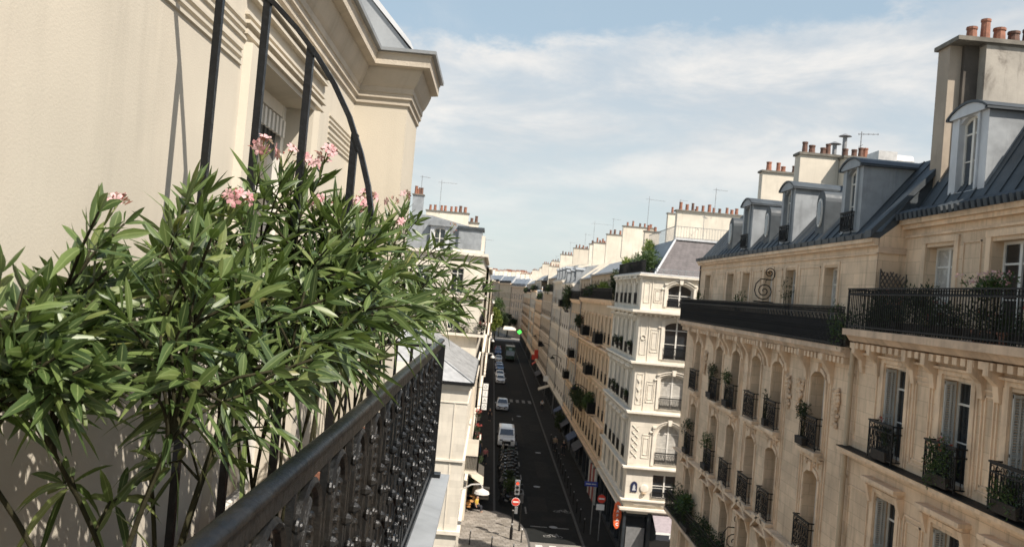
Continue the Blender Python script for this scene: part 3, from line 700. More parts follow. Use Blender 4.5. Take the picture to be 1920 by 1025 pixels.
# balcony slab, railings, upper storey
BX = 10.2
sl_ = MB(); sl_.box(BX-.05, XU+.1, YM0+.02, YM1+.3, 17.06, 17.22); sl_.prism([(XF, 16.9), (BX+.1, 16.92), (BX+.02, 17.06), (XF, 17.06)], 'y', YM0+.02, YM1+.2)
fixn(sl_.build('balcony_slab', 'limestone_dirty', mid))
MB().box(BX-.07, BX+.2, YM0+.02, YM1+.32, 17.22, 17.245).build('balcony_flashing', 'iron_matt', mid)
def long_rail(root, x, y0, y1, z, h=1.15, dens=.105, name='balcony_railing', scroll=True, dark=True, x_end=None):
    m = MB()
    for zz, e in ((z+.05, .02), (z+h*.80, .012), (z+h-.02, .03)): m.box(x-e, x+e, y0, y1, zz, zz+.035)
    n = int((y1-y0)/dens)
    for i in range(n+1):
        y = y0+(y1-y0)*i/n; m.box(x-.010, x+.010, y-.011, y+.011, z, z+h)
        if scroll and i < n:
            yc = y+dens/2
            for zc, r in ((z+h*.90, .055), (z+h*(.62+.08*(i % 3)), .05), (z+h*(.36+.07*(i % 2)), .055), (z+h*(.14+.05*((i+1) % 3)), .05)): m.tube([(x, yc+r*.9*cos(a*pi/3), zc+r*sin(a*pi/3)) for a in range(7)], .014, 4)
    if x_end is not None:
        for zz in (z+.05, z+h*.8, z+h-.02):
            m.box(x, x_end, y1-.02, y1+.01, zz, zz+.035)
        k = int((x_end-x)/dens)
        for i in range(k): m.box(x+i*dens-.01, x+i*dens+.01, y1-.015, y1+.005, z, z+h)
    return m.build(name, 'iron_matt', root)
long_rail(mid, BX, YM0+.1, YM1+.25, 17.22, x_end=XU)
MB().box(BX+.04, BX+.05, YM0+.5, YM1-.6, 17.30, 17.98).build('privacy_screen', 'cloth_dark', mid)
MU = frame(XU, YM0, 'W')
MYU = [43.9, 39.7, 37.2, 34.2, 31.6, 27.8]; mu = [y-YM0 for y in MYU]
mb = MB(MU); wall_sheet(mb, LM, 17.22, 20.42, [(x-.55, x+.55, 17.3, 19.68, 0) for x in mu], .34); mb.build('upper_wall', 'limestone', mid)
for i, x in enumerate(mu): add_window(mid, MU, x, 17.3, 1.1, 2.38, 0, .30, 'cross', 'frame_white', 'glass_sky' if i in (1, 4) else 'curtain')
tr2 = MB(MU)
for x in mu:
    for s in (-1, 1): tr2.box(x+s*.62-.07, x+s*.62+.07, 0, .03, 17.22, 19.75)
    tr2.box(x-.69, x+.69, 0, .03, 19.75, 19.85)
for a, b_ in zip(sorted(mu)[:-1], sorted(mu)[1:]):
    if b_-a > 2.2:
        for (p, q, r, s) in ((a+.95, b_-.95, 19.70, 19.74), (a+.95, b_-.95, 17.6, 17.64), (a+.95, a+.99, 17.6, 19.74), (b_-.99, b_-.95, 17.6, 19.74)): tr2.box(p, q, 0, .025, r, s)
tr2.box(0, LM, 0, .05, 19.98, 20.02); tr2.box(0, LM, 0, .12, 20.22, 20.32); tr2.box(0, LM, 0, .20, 20.32, 20.44)
tr2.build('upper_trim', 'limestone_trim', mid)
# mansard
def mansard(root, xw, y0, y1, z, mat='zinc_blue', rise=2.7, run=2.1, top=3.4, back=12.5, seams=True, name='roof', edge=True):
    m = MB(); m.prism([(xw-.22, z), (xw-.24, z+.16), (xw+.10, z+.20), (xw+run, z+rise), (xw+run+3, z+top), (xw+back, z+top-.6), (xw+back, z)], 'y', y0, y1)
    if seams:
        n = int((y1-y0)/.62); d = Vector((run-.10, rise-.20)).normalized(); nx, nz = -d.y*.03, d.x*.03
        for i in range(n+1):
            y = y0+(y1-y0)*i/max(1, n); m.prism([(xw+.10, z+.20), (xw+run, z+rise), (xw+run+nx, z+rise+nz), (xw+.10+nx, z+.20+nz)], 'y', y-.015, y+.015)
            if edge: m.box(xw-.255, xw-.235, y-.01, y+.01, z, z+.18)
    return fixn(m.build(name, mat, root))
mansard(mid, XU, YM0, YM1, 20.44)
def dormer(root, xf, yc, w, z0, z1, depth, fm='frame_white', rail=True, mat='zinc', cheek='zinc', style='arch', roofmat='zinc_blue'):
    """zinc-clad dormer: front at xf, window, curved pediment, cheeks running back into the roof"""
    m = MB(); y0, y1 = yc-w/2, yc+w/2; zr = z1-.34
    ww = w*.50; wy0, wy1 = yc-ww/2, yc+ww/2; zs = z0+.10; zt = zr-.06
    F = frame(xf, yc, 'W'); fm_ = MB(F)
    wall_sheet(fm_, w, z0, zr, [(-ww/2, ww/2, zs, zt, .16)], .16, x0=-w/2)
    d = fm_.build('dormer', mat, root)
    for s, ss in ((y0, -1), (y1-.03, 1)):
        ck = MB(); ck.prism([(xf+.002, z0-.3), (xf+.002, zr), (xf+depth, zr), (xf+depth*.12, z0-.3)], 'y', s+.001, s+.029)
        e0 = s if ss < 0 else s+.03
        ck.box(xf+depth*.45, xf+depth*.47, e0+min(0, ss*.02), e0+max(0, ss*.02), z0+.5, zr); ck.build('dormer_cheek', cheek, d)
    tp = MB(); n = 8; pts = []
    for i in range(n+1):
        a = y0-.12+(w+.24)*i/n; pts.append((a, zr+.02+.30*sin(pi*i/n)**.8))
    for (p, q) in zip(pts[:-1], pts[1:]): tp.add([(xf-.14, p[0], p[1]), (xf-.14, q[0], q[1]), (xf+depth, q[0], q[1]-.02), (xf+depth, p[0], p[1]-.02), (xf-.14, p[0], p[1]-.07), (xf-.14, q[0], q[1]-.07), (xf+depth, q[0], q[1]-.09), (xf+depth, p[0], p[1]-.09)], [(0, 1, 2, 3), (4, 7, 6, 5), (0, 4, 5, 1)])
    tp.box(xf-.14, xf+depth, y0-.12, y0, zr-.06, zr+.0); tp.box(xf-.14, xf+depth, y1, y1+.12, zr-.06, zr)
    tp.build('dormer_roof', roofmat, d)
    fr = MB(); fr.prism([(y0-.1, zr-.05), (y1+.1, zr-.05)]+[(p[0], p[1]-.06) for p in reversed(pts)], 'x', xf-.10, xf-.005)
    for s in (wy0-.09, wy1): fr.box(xf-.05, xf-.003, s, s+.09, zs, zt)
    fr.build('dormer_front', mat, d)
    add_window(root, F, 0, zs, ww, zt-zs, .16, .14, 'cross', fm, 'glass_sky')
    if rail: add_railing(root, F, 0, zs-.05, ww+.1, .62, .14, 'scroll')
    return d
def oeil(root, xf, yc, w, z0, z1, depth, mat='zinc_blue'):
    """little round-headed dormer with an oval light"""
    m = MB(); n = 10; pts = [(yc-w/2, z0)]+[(yc-w/2*cos(pi*i/n), z1-w/2+w/2*sin(pi*i/n)) for i in range(n+1)]+[(yc+w/2, z0)]
    m.prism(pts, 'x', xf, xf+depth); d = fixn(m.build('round_dormer', mat, root))
    ov = [(yc+w*.27*cos(2*pi*i/16), (z0+z1)/2+.06+(z1-z0)*.30*sin(2*pi*i/16)) for i in range(16)]
    ov2 = [(yc+(q[0]-yc)*.78, (z0+z1)/2+.06+(q[1]-(z0+z1)/2-.06)*.85) for q in ov]
    fr = MB().prism(ov, 'x', xf-.05, xf-.002).build('window', 'frame_white', root)
    MB().prism(ov2, 'x', xf-.06, xf-.051).build('pane', 'glass_sky', fr)
    return d
for (yc, w, z1, dp) in ((38.5, 1.5, 23.15, 2.1), (33.2, 1.5, 23.25, 2.1), (27.2, 1.55, 23.25, 2.2)): dormer(mid, 11.22, yc, w, 20.75, z1, dp)
for (yc) in (41.6, 36.0, 30.1): oeil(mid, 11.35, yc, .8, 20.8, 22.5, 1.6)
# chimneys and roof clutter
r5 = random.Random(5)
chimney(mid, 13.8, 15.9, 45.3, 45.88, 20, 25.5, pots=4, rnd=r5, sooty=.6, ph=.4)
cm = chimney(mid, 13.15, 14.9, 37.8, 38.5, 20, 25.2, pots=4, rnd=r5, sooty=.8, ph=.42)
chimney(mid, 14.92, 16.4, 37.2, 38.5, 20, 25.1, pots=4, rnd=r5, sooty=.8, ph=.42)
fl = MB()
for (x, h) in ((15.0, 1.15), (15.45, 1.55)):
    fl.lathe([(.10, 0), (.10, h), (.10, h)], (x, 38.7, 24.8), 10); fl.lathe([(.10, h), (.30, h+.02), (.05, h+.14)], (x, 38.7, 24.8), 12)
fl.build('metal_flue', 'metal_grey', mid)
antenna(mid, (15.9, 38.0, 24.9), 1.6, yaw=-.4)
dt = MB(); dt.box(13.75, 14.45, 31.2, 32.2, 23.1, 24.35); dt.lathe([(.24, 0), (.24, .75), (.18, .8)], (14.45, 31.7, 24.1), 14, 'x')
dt.lathe([(.22, -.1), (.22, .35)], (14.55, 31.7, 23.7), 14); dt.build('ventilation_duct', 'metal_pale', mid)
lad = MB()
for s in (0, .42): lad.tube([(14.9, 28.3+s, 23.9), (12.9+.6, 25.2+s, 23.6)], .04, 5)
for i in range(9): t = i/8; lad.box(14.9-t*1.4-.02, 14.9-t*1.4+.02, 28.3-t*3.1, 28.72-t*3.1, 23.88-t*.3, 23.93-t*.3)
lad.build('roof_ladder', 'metal_grey', mid)
# second-floor long balcony
sb = MB(); sb.box(BX-.05, XF, 26, YM1+.2, 6.98, 7.14); sb.prism([(XF, 6.7), (BX+.1, 6.85), (BX+.02, 6.98), (XF, 6.98)], 'y', 26, YM1+.1); fixn(sb.build('balcony_slab', 'limestone_dirty', mid))
long_rail(mid, BX, 26.05, YM1+.15, 7.14, 1.0, .12, scroll=False, x_end=XF)
# iron scroll dividers on the balconies
def scroll_divider(label, y, x0, z0, h):
    t = thing('scroll_divider', label, 'iron scroll', (x0+.4, y, z0), 0, 'spiral iron dividers on the opposite balconies')
    m = MB(); cx, cz, R0 = x0+.40, z0+.42*h/1.3, .36*h/1.3
    def spiral(cx, cz, R0, a0, turns, sgn):
        return [(cx+R0*(1-i/26*.92)*cos(a0+sgn*i/26*turns*2*pi), y, cz+R0*(1-i/26*.92)*sin(a0+sgn*i/26*turns*2*pi)) for i in range(27)]
    m.tube(spiral(cx, cz, R0, pi, 2.1, 1), .022, 5); s2 = spiral(x0+.58, z0+h*.86, R0*.55, 0, 1.8, 1)
    m.tube([(cx-R0, y, cz), (cx-R0+.04, y, cz+R0*.7), (cx-R0+.22, y, cz+R0*1.25), (x0+.55+R0*.40, y, z0+h*.66), (x0+.575+R0*.55, y, z0+h*.78), s2[0]], .024, 5); m.tube(s2, .020, 5)
    m.tube([(cx+.05, y, cz+R0*.85), (cx+.04, y, cz+R0*1.05), (cx+.12, y, cz+R0*1.3)], .015, 4)
    m.build('scroll', 'iron_matt', t)
    MB().box(x0+.02, x0+.8, y-.015, y+.015, z0-.02, z0+.03).build('foot_bar', 'iron_matt', t)
scroll_divider('curled black iron scroll rising above the top-floor balcony rail', 33.4, BX, 18.42, 1.35)
scroll_divider('curled black iron scroll on the low leafy balcony at the bottom of the photo', 34.6, BX-.05, 8.1, 1.7)

# ================================================================ RIGHT SIDE, NEAR BUILDING (N)
YN0, YN1 = 9.0, 24.5; XN = 11.8
near = thing('apartment_building', 'nearest tan limestone building at the right edge with louvred shutters and a plant-filled balcony', 'building', (XF, YN0, 0))
MN = frame(XF, YN0, 'W'); LN = YN1-YN0
NY = [22.0, 19.05, 16.45, 13.6, 10.8]; nx_ = [y-YN0 for y in NY]
FN = [(14.45, 16.85), (11.0, 13.42), (7.6, 10.0), (4.2, 6.6)]
mb = MB(MN); wall_sheet(mb, LN, 0, 17.5, [(x-.6, x+.6, a, b_, 0) for x in nx_ for a, b_ in FN]+[(x-.8, x+.8, .2, 3.0, 0) for x in nx_], .36); mb.build('wall', 'limestone', near)
bk = MB(); bk.box(XF+.4, XF+13, YN0, YN1-.02, 0, 17.4); bk.box(XN+.4, XN+12, YN0, YN1-.03, 17.4, 21.0); bk.build('side_wall', 'limestone_dirty', near)
def shutters(root, M, x, z, w, h, depth):
    """folded louvred shutters standing in the reveals"""
    for s in (-1, 1):
        m = MB(M); xa = x+s*(w/2-.03)
        for (ya, yb) in ((-depth+.06, -depth+.10), (-.06, -.02), (-depth*.5-.015, -depth*.5+.015)): m.box(xa-.022, xa+.022, ya, yb, z+.04, z+h-.05)
        for zz in (z+.04, z+h*.45, z+h-.13): m.box(xa-.02, xa+.02, -depth+.06, -.02, zz, zz+.07)
        n = int((h-.2)/.055)
        for i in range(n):
            zz = z+.12+i*.055; m.add([(xa-.02, -depth+.1, zz), (xa+.02, -depth+.1, zz+.03), (xa+.02, -.06, zz+.03), (xa-.02, -.06, zz), (xa-.02, -depth+.1, zz+.012), (xa-.02, -.06, zz+.012)], [(0, 1, 2, 3), (0, 3, 5, 4), (4, 5, 2, 1)])
        m.build('shutter', 'shutter', root)
for x in nx_:
    for k_, (a, b_) in enumerate(FN):
        add_window(near, MN, x, a, 1.2, b_-a, 0, .36, 'cross', 'frame_white', 'glass')
        if k_ < 2: shutters(near, MN, x, a, 1.2, b_-a, .34)
        if k_ < 3: add_railing(near, MN, x, a-.0, 1.36, .95, .30)
    add_window(near, MN, x, .2, 1.6, 2.8, 0, .36, 'fixed', 'shop_dark', 'glass')
trim = MB(MN)
for (zt_) in (14.45, 11.0, 7.6):
    trim.box(0, LN, 0, .36, zt_-.16, zt_-.06); trim.box(0, LN, 0, .25, zt_-.26, zt_-.16)
    MB(MN).box(.0, LN, 0, .385, zt_-.06, zt_-.035).build('ledge_flashing', 'iron_matt', near)
for k_, (a, b_) in enumerate(FN[:3]):
    for x in nx_:
        for s in (-1, 1): trim.box(x+s*.70-.08, x+s*.70+.08, 0, .05, a, b_+.10); trim.box(x+s*.83-.03, x+s*.83+.03, 0, .03, a, b_+.05)
        trim.box(x-.78, x+.78, 0, .05, b_+.10, b_+.2)
        if k_: # hood slabs with brackets
            trim.box(x-.95, x+.95, 0, .30, b_+.36, b_+.46); trim.box(x-.88, x+.88, 0, .16, b_+.26, b_+.36)
            for s in (-.84, .84): trim.prism([(0, b_-.22), (.08, b_-.2), (.2, b_+.26), (0, b_+.26)], 'x', x+s-.08, x+s+.08)
    for a1, b1 in zip(sorted(nx_)[:-1], sorted(nx_)[1:]):
        p, q = a1+1.0, b1-1.0
        for g in (0, .13):
            for (u0, u1, v0, v1) in ((p+g, q-g, b_-.1-g, b_-.06-g), (p+g, q-g, a+.15+g, a+.19+g), (p+g, p+.035+g, a+.15+g, b_-.06-g), (q-.035-g, q-g, a+.15+g, b_-.06-g)): trim.box(u0, u1, 0, .03, v0, v1)
    q = LN-.25; p = max(nx_)+1.0
    for (u0, u1, v0, v1) in ((p, q, b_-.1, b_-.06), (p, q, a+.15, a+.19), (p, p+.035, a+.15, b_-.06), (q-.035, q, a+.15, b_-.06)): trim.box(u0, u1, 0, .03, v0, v1)
for i in range(int(LN/.34)): trim.box(.08+i*.34, .27+i*.34, 0, .32, 17.22, 17.38)
trim.box(0, LN, 0, .12, 17.06, 17.12)
for a1 in [LN-.55]+[x+s for x in nx_ for s in (-1.0, 1.0)]:
    trim.prism([(0, 16.55), (.07, 16.57), (.12, 16.9), (.34, 17.1), (.34, 17.38), (0, 17.38)], 'x', a1-.10, a1+.10)
fixn(trim.build('stone_trim', 'limestone_trim', near))
sl_ = MB(); sl_.box(BX-.10, XN+.1, YN0, YN1-.1, 17.58, 17.76); sl_.prism([(XF, 17.38), (BX+.12, 17.42), (BX+.0, 17.58), (XF, 17.58)], 'y', YN0, YN1-.12)
fixn(sl_.build('balcony_slab', 'limestone_dirty', near))
m = MB(); z = 17.78; h = 1.12
for zz, e in ((z+.05, .015), (z+h*.84, .012), (z+h-.02, .03)): m.box(BX-.02-e, BX-.02+e, YN0, YN1-.15, zz, zz+.035)
n = int((YN1-.15-YN0)/.115)
for i in range(n+1):
    y = YN0+(YN1-.15-YN0)*i/n; m.box(BX-.03, BX-.01, y-.010, y+.010, z, z+h)
    if i < n: m.tube([(BX-.02, y+.0575+.045*cos(a*pi/3), z+h*.915+.05*sin(a*pi/3)) for a in range(7)], .012, 4)
for i in range(14): m.box(BX+i*.11, BX+.02+i*.11, YN1-.16, YN1-.14, z, z+h)
m.box(BX-.02, XN, YN1-.17, YN1-.13, z+h-.02, z+h+.015); m.box(BX-.02, XN, YN1-.17, YN1-.13, z+h*.84, z+h*.84+.03)
m.build('balcony_railing', 'iron_matt', near)
MNU = frame(XN, YN0, 'W'); nu = [22.55-YN0, 19.45-YN0, 16.5-YN0, 13.6-YN0, 10.8-YN0]
mb = MB(MNU); wall_sheet(mb, LN, 17.76, 21.0, [(x-.72, x+.72, 17.85, 20.18, 0) for x in nu], .34); mb.build('upper_wall', 'limestone', near)
for i, x in enumerate(nu): add_window(near, MNU, x, 17.85, 1.44, 2.33, 0, .30, 'cross', 'frame_white', 'glass' if i else 'curtain')
t3 = MB(MNU)
for x in nu:
    for s in (-1, 1): t3.box(x+s*.83-.10, x+s*.83+.10, 0, .045, 17.76, 20.42)
    t3.box(x-.95, x+.95, 0, .055, 20.28, 20.44)
t3.box(0, LN, 0, .05, 20.50, 20.56); t3.box(0, LN, 0, .14, 20.74, 20.86); t3.box(0, LN, 0, .24, 20.86, 21.0)
for a1, b1 in zip(sorted(nu)[:-1], sorted(nu)[1:]):
    c0 = (a1+b1)/2
    for (u0, u1, v0, v1) in ((c0-.40, c0+.40, 20.2, 20.24), (c0-.40, c0+.40, 18.0, 18.04), (c0-.40, c0-.365, 18, 20.24), (c0+.365, c0+.4, 18, 20.24)): t3.box(u0, u1, 0, .03, v0, v1)
t3.build('upper_trim', 'limestone_trim', near)
# gable of the middle building above the lattice
g = MB(); g.prism([(XU+.02, 17.2), (XU+.02, 20.45), (XN+.9, 21.9), (XN+.9, 17.2)], 'y', YM0-.02, YM0+.35); fixn(g.build('gable_wall', 'limestone', mid))
MB().box(XU-.02, XN, YM0-.08, YM0-.021, 20.02, 20.2).build('gable_ledge', 'limestone_dirty', mid)
mansard(near, XN, YN0, YN1-.3, 21.0, rise=3.0, run=1.7)
vg = MB(); vg.prism([(XU-.3, 20.45), (XU-.3, 20.66), (XU+2.1, 23.3), (XU+2.1, 23.1)], 'y', YM0-.12, YM0+.3); fixn(vg.build('roof_verge', 'zinc_blue', mid))
tu = MB()
for i in range(60): y = YN0+i*.26; tu.tube([(XN-.34, y, 20.98), (XN-.38, y+.01, 21.12), (XN-.18, y+.02, 21.22)], .085, 6)
tu.build('gutter_edge', 'zinc_blue', near)
D = dormer(near, 12.15, 22.2, 1.75, 21.55, 24.05, 2.4, mat='zinc_pale', rail=False, cheek='zinc')
dormer(near, 12.15, 18.6, 1.75, 21.55, 24.05, 2.4, mat='zinc_pale', rail=False, cheek='zinc')
r6 = random.Random(11)
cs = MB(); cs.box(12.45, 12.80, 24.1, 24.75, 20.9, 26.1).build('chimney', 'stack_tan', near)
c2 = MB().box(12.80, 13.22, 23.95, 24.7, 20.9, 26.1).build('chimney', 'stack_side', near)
c3 = chimney(near, 13.22, 18.5, 23.6, 24.6, 20.9, 26.05, mat='stack_dirty', pots=0, cap=.02)
MB().box(12.36, 18.6, 23.5, 24.85, 26.1, 26.22).build('chimney_cap', 'stack_cap', c2)
for i, (x, h, r, so_) in enumerate(((12.98, .42, .15, False), (13.37, .68, .135, False), (13.78, .46, .17, False), (14.2, .40, .165, True), (14.62, .50, .155, True), (15.1, .45, .16, True), (15.7, .5, .15, False))):
    inst(pot_mesh(h, r, so_), 'chimney_pot', c3, Matrix.Translation((x, 24.0, 26.22)))
dp = MB(); dp.tube([(BX+.27, 24.42, 17.15), (BX+.27, 24.42, .2)], .075, 10)
for z in (16.4, 13.5, 10.2, 7.0, 3.8): dp.lathe([(.1, 0), (.1, .09)], (BX+.27, 24.42, z), 10)
dp.tube([(BX+.27, 24.42, 17.15), (BX+.45, 24.42, 17.35)], .07, 8)
dp.build('downpipe', 'render_tan', near)
# lattice on the balcony
lat = thing('trellis', 'grey diamond lattice trellis standing at the end of the near balcony', 'trellis', (11.4, 24.3, 17.78))
lm = MB(); a0, a1, zb, zt_ = 11.05, 11.78, 17.9, 19.55
for i in range(-9, 9):
    for s in (1, -1):
        pts = []
        for q in range(15):
            x = a0+(a1-a0)*q/14; z = zb+.2*i+s*(x-a0)*1.6+(0 if s > 0 else .6)
            if zb <= z <= zt_-(.12*(x-a0)/(a1-a0)): pts.append((x, 24.3+s*.006, z))
        if len(pts) > 1: lm.tube([pts[0], pts[-1]], .02, 4)
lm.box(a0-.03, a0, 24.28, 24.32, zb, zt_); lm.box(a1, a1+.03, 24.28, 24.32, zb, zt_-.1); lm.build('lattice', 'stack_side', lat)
MB().box(a0, a1, 24.28, 24.32, zb-.03, zb).build('bottom_rail', 'metal_grey', lat)
# ================================================================ WHITE CORNER BUILDING (W)
YW, YW1 = 60.0, 73.0; XW = 10.4
wht = thing('corner_building', 'white stone corner building with arched windows, slate roof and a bar on its ground floor', 'building', (XW, YW, 0))
LV = [(6.75, 9.5), (10.6, 13.25), (14.1, 16.9), (17.9, 19.7)]
MS = frame(26.0, YW, 'S')                      # local x = 26 - X
sx = 26.0-13.15; sx2 = 26-16.8; sx3 = 26-20.5
W_ = 1.75
hs = []
for (cx) in (sx, sx2, sx3):
    hs += [(cx-W_/2, cx+W_/2, 4.35, 6.0, 0), (cx-W_/2, cx+W_/2, 6.75, 9.5, .86), (cx-W_/2, cx+W_/2, 10.6, 13.0, .25), (cx-W_/2, cx+W_/2, 14.1, 16.8, .30), (cx-W_/2, cx+W_/2, 17.8, 19.45, .35)]
mb = MB(MS); wall_sheet(mb, 15.6, 3.2, 20.0, hs, .28); mb.build('wall', 'stone_white', wht)
for cx in (sx, sx2, sx3):
    for (a, b_, r, g) in ((4.35, 6.0, 0, 'glass'), (6.75, 9.5, .86, 'curtain'), (10.6, 13.0, .25, 'curtain'), (14.1, 16.8, .30, 'glass'), (17.8, 19.45, .35, 'glass')):
        add_window(wht, MS, cx, a, W_, b_-a, r, .26, 'cross', 'frame_white', g)
        add_railing(wht, MS, cx, a, W_, .8 if a > 5 and a < 17 else .45, .12 if a < 17 else .05, 'scroll')
MWw = frame(XW, YW, 'W'); LWW = YW1-YW
wy = [1.9, 4.4, 6.5, 8.6, 11.2]
hh = [(x-.55, x+.55, a, b_, .2) for x in wy for a, b_ in ((4.35, 6.0), (6.75, 9.3), (10.6, 13.0), (14.1, 16.7), (17.8, 19.4))]
mb = MB(MWw); wall_sheet(mb, LWW, 3.2, 20.0, hh, .28); mb.build('wall', 'stone_white', wht)
for x in wy:
    for a, b_ in ((4.35, 6.0), (6.75, 9.3), (10.6, 13.0), (14.1, 16.7), (17.8, 19.4)):
        add_window(wht, MWw, x, a, 1.1, b_-a, .2, .26, 'cross', 'frame_white', 'glass_sky')
        if a > 5: add_railing(wht, MWw, x, a, 1.2, .8, .12, 'bars')
tw = MB()
def band(z, h, e, deep=15.6):
    tw.box(XW-e, XW+deep, YW-e, YW, z, z+h); tw.box(XW-e, XW, YW, YW1, z, z+h)
for (z, h, e) in ((3.35, .12, .18), (3.47, .16, .34), (3.80, .30, .10), (4.12, .10, .30), (6.28, .10, .16), (6.38, .12, .32), (10.12, .10, .18), (10.22, .14, .38), (13.60, .10, .18), (13.70, .14, .38), (17.18, .12, .24), (17.30, .16, .62), (19.72, .10, .10), (19.86, .14, .28)): band(z, h, e)
for i in range(44): tw.box(XW+.02+i*.34, XW+.14+i*.34, YW-.24, YW, 17.06, 17.18)
for i in range(50): tw.box(XW-.05+i*.26, XW+.07+i*.26, YW-.12, YW, 13.52, 13.60); tw.box(XW-.05+i*.26, XW+.07+i*.26, YW-.1, YW, 10.05, 10.12)
T = MB(MS)
def rect(cx, cz, w, h, t=.035, e=.035):
    T.box(cx-w/2, cx+w/2, 0, e, cz+h/2-t, cz+h/2); T.box(cx-w/2, cx+w/2, 0, e, cz-h/2, cz-h/2+t)
    T.box(cx-w/2, cx-w/2+t, 0, e, cz-h/2, cz+h/2); T.box(cx+w/2-t, cx+w/2, 0, e, cz-h/2, cz+h/2)
cr = 15.6-.38                                    # corner pier centre
for ci, cx in enumerate((sx, sx2, sx3)):
    px_ = cx+1.52
    for (a, b_) in ((6.75, 9.4), (10.7, 13.1), (14.2, 16.8), (17.9, 19.5)):
        rect(px_+.05, (a+b_)/2-.15, .58, (b_-a)*.62); rect(px_+.05, (a+b_)/2-.15, .36, (b_-a)*.45, .025)
        for s in (-1, 1):
            T.box(cx+s*(W_/2+.16)-.10, cx+s*(W_/2+.16)+.10, 0, .07, a-.1, b_-.15); T.box(cx+s*(W_/2+.16)-.13, cx+s*(W_/2+.16)+.13, 0, .12, b_-.15, b_-.02)
            T.lathe([(.02, 0), (.10, .03), (.07, .09), (.02, .11)], (cx+s*(W_/2+.42), 0, b_-.45), 8, 'y'); T.lathe([(.02, 0), (.07, .03), (.02, .09)], (cx+s*(W_/2+.30), 0, b_-.45), 8, 'y')
    # hood mouldings
    for (top, rise, w2) in ((9.5, .86, W_/2+.14), (13.0, .25, W_/2+.12), (16.8, .30, W_/2+.12), (19.45, .35, W_/2+.05)):
        n = 12
        for lay, (o_, e) in enumerate(((.10, .10), (.24, .16))):
            w3 = w2+o_*.5
            for q in range(n):
                xa, xb = cx-w3+2*w3*q/n, cx-w3+2*w3*(q+1)/n
                za, zb = arcz(xa, cx-w3, cx+w3, top+o_, rise+.02), arcz(xb, cx-w3, cx+w3, top+o_, rise+.02)
                T.prism([(xa, za), (xb, zb), (xb, zb+.07), (xa, za+.07)], 'y', 0, e)
        T.prism([(cx-.10, top), (cx+.10, top), (cx+.15, top+.42), (cx-.15, top+.42)], 'y', 0, .2)
for (a, b_) in ((14.2, 16.8), (17.9, 19.5), (10.7, 13.1)):
    rect(cr, (a+b_)/2, .42, (b_-a)*.9); T.box(15.6-.78, 15.6-.74, 0, .05, a-.3, b_+.2)
n = 14; zc = 15.55
T.tube([(cr+.17*cos(2*pi*i/n), .05, zc+.17*sin(2*pi*i/n)) for i in range(n+1)], .03, 5)
for i in range(5):                                # chequered relief of the corner pier, first floor
    z = 7.1+i*.46; T.tube([(cr-.22, .03, z), (cr+.22, .03, z+.42)], .028, 4); T.tube([(cr+.22, .03, z), (cr-.22, .03, z+.42)], .028, 4)
for i in range(3): z = 11.1+i*.62; T.prism([(cr, z), (cr+.18, z+.26), (cr, z+.52), (cr-.18, z+.26)], 'y', 0, .07)
for g in (1.4, 3.3): T.box(15.6-g-.75, 15.6-g+.75, 0, .16, 3.86, 4.05)
fixn(T.build('stone_trim', 'stone_white_trim', wht)); 
T = MB(MWw)
for x in wy:
    for (a, b_) in ((6.75, 9.3), (10.6, 13.0), (14.1, 16.7), (17.8, 19.4)):
        for s in (-1, 1):
            T.box(x+s*.68-.09, x+s*.68+.09, 0, .08, a, b_); T.prism([(0, b_-.1), (.1, b_-.05), (.28, b_+.28), (0, b_+.28)], 'x', x+s*.68-.07, x+s*.68+.07)
        T.box(x-.85, x+.85, 0, .30, b_+.28, b_+.38); T.prism([(x-.7, b_+.38), (x+.7, b_+.38), (x, b_+.62)], 'y', 0, .22)
for z in (10.0, 13.5, 17.0):
    for i in range(int(LWW/.5)): T.box(.1+i*.5, .28+i*.5, 0, .26, z-.14, z+.05)
fixn(T.build('stone_trim', 'stone_white_trim', wht)); tw.build('cornice', 'stone_white_trim', wht)
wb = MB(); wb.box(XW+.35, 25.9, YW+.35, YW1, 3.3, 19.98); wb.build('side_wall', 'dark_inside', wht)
# slate hip roof, terrace railing, chimney wall
sr = MB(); z0 = 20.02
A = [(11.25, 60.15, z0), (25.9, 60.15, z0), (25.9, 61.9, z0+2.75), (12.9, 61.9, z0+2.75)]; B = [(11.25, 60.15, z0), (12.9, 61.9, z0+2.75), (12.9, 73, z0+2.75), (11.25, 73, z0)]
sr.add(A, [(0, 1, 2, 3)]); sr.build('roof', 'slate', wht)
MB().add(B, [(3, 2, 1, 0)]).add([(12.9, 61.9, z0+2.75), (25.9, 61.9, z0+2.75), (25.9, 73, z0+2.75), (12.9, 73, z0+2.75)], [(0, 1, 2, 3)]).build('roof', 'zinc', wht)
MB().tube([(11.25, 60.12, z0+.03), (12.9, 61.88, z0+2.78)], .08, 6).box(12.8, 25.9, 61.75, 62.0, z0+2.72, z0+2.86).box(XW-.2, 26, 59.85, 60.18, 20.02, 20.10).box(XW-.2, XW+.12, 60.0, 73, 20.02, 20.10).build('roof_flashing', 'zinc_pale', wht)
gt = MB()
for i in range(28): x = 11.3+i*.52; gt.box(x-.02, x+.02, 59.84, 59.88, 20.10, 20.42)
gt.box(11.2, 26, 59.83, 59.89, 20.40, 20.45); gt.box(11.2, 26, 59.84, 59.88, 20.24, 20.27); gt.build('snow_guard', 'zinc', wht)
MB().lathe([(.28, 0), (.22, .25), (.10, .3), (.10, .5), (.02, .52)], (16.1, 61.25, z0+1.9), 10).build('roof_vent', 'zinc_pale', wht)
tr_ = MB()
for z in (22.95, 23.75): tr_.box(12.9, 25.9, 62.3, 62.34, z, z+.04)
for i in range(62): x = 12.9+i*.21; tr_.box(x-.01, x+.01, 62.31, 62.33, 22.8, 23.78)
for i in range(36): y = 62.3+i*.3; tr_.box(12.88, 12.9, y-.01, y+.01, 22.8, 23.78)
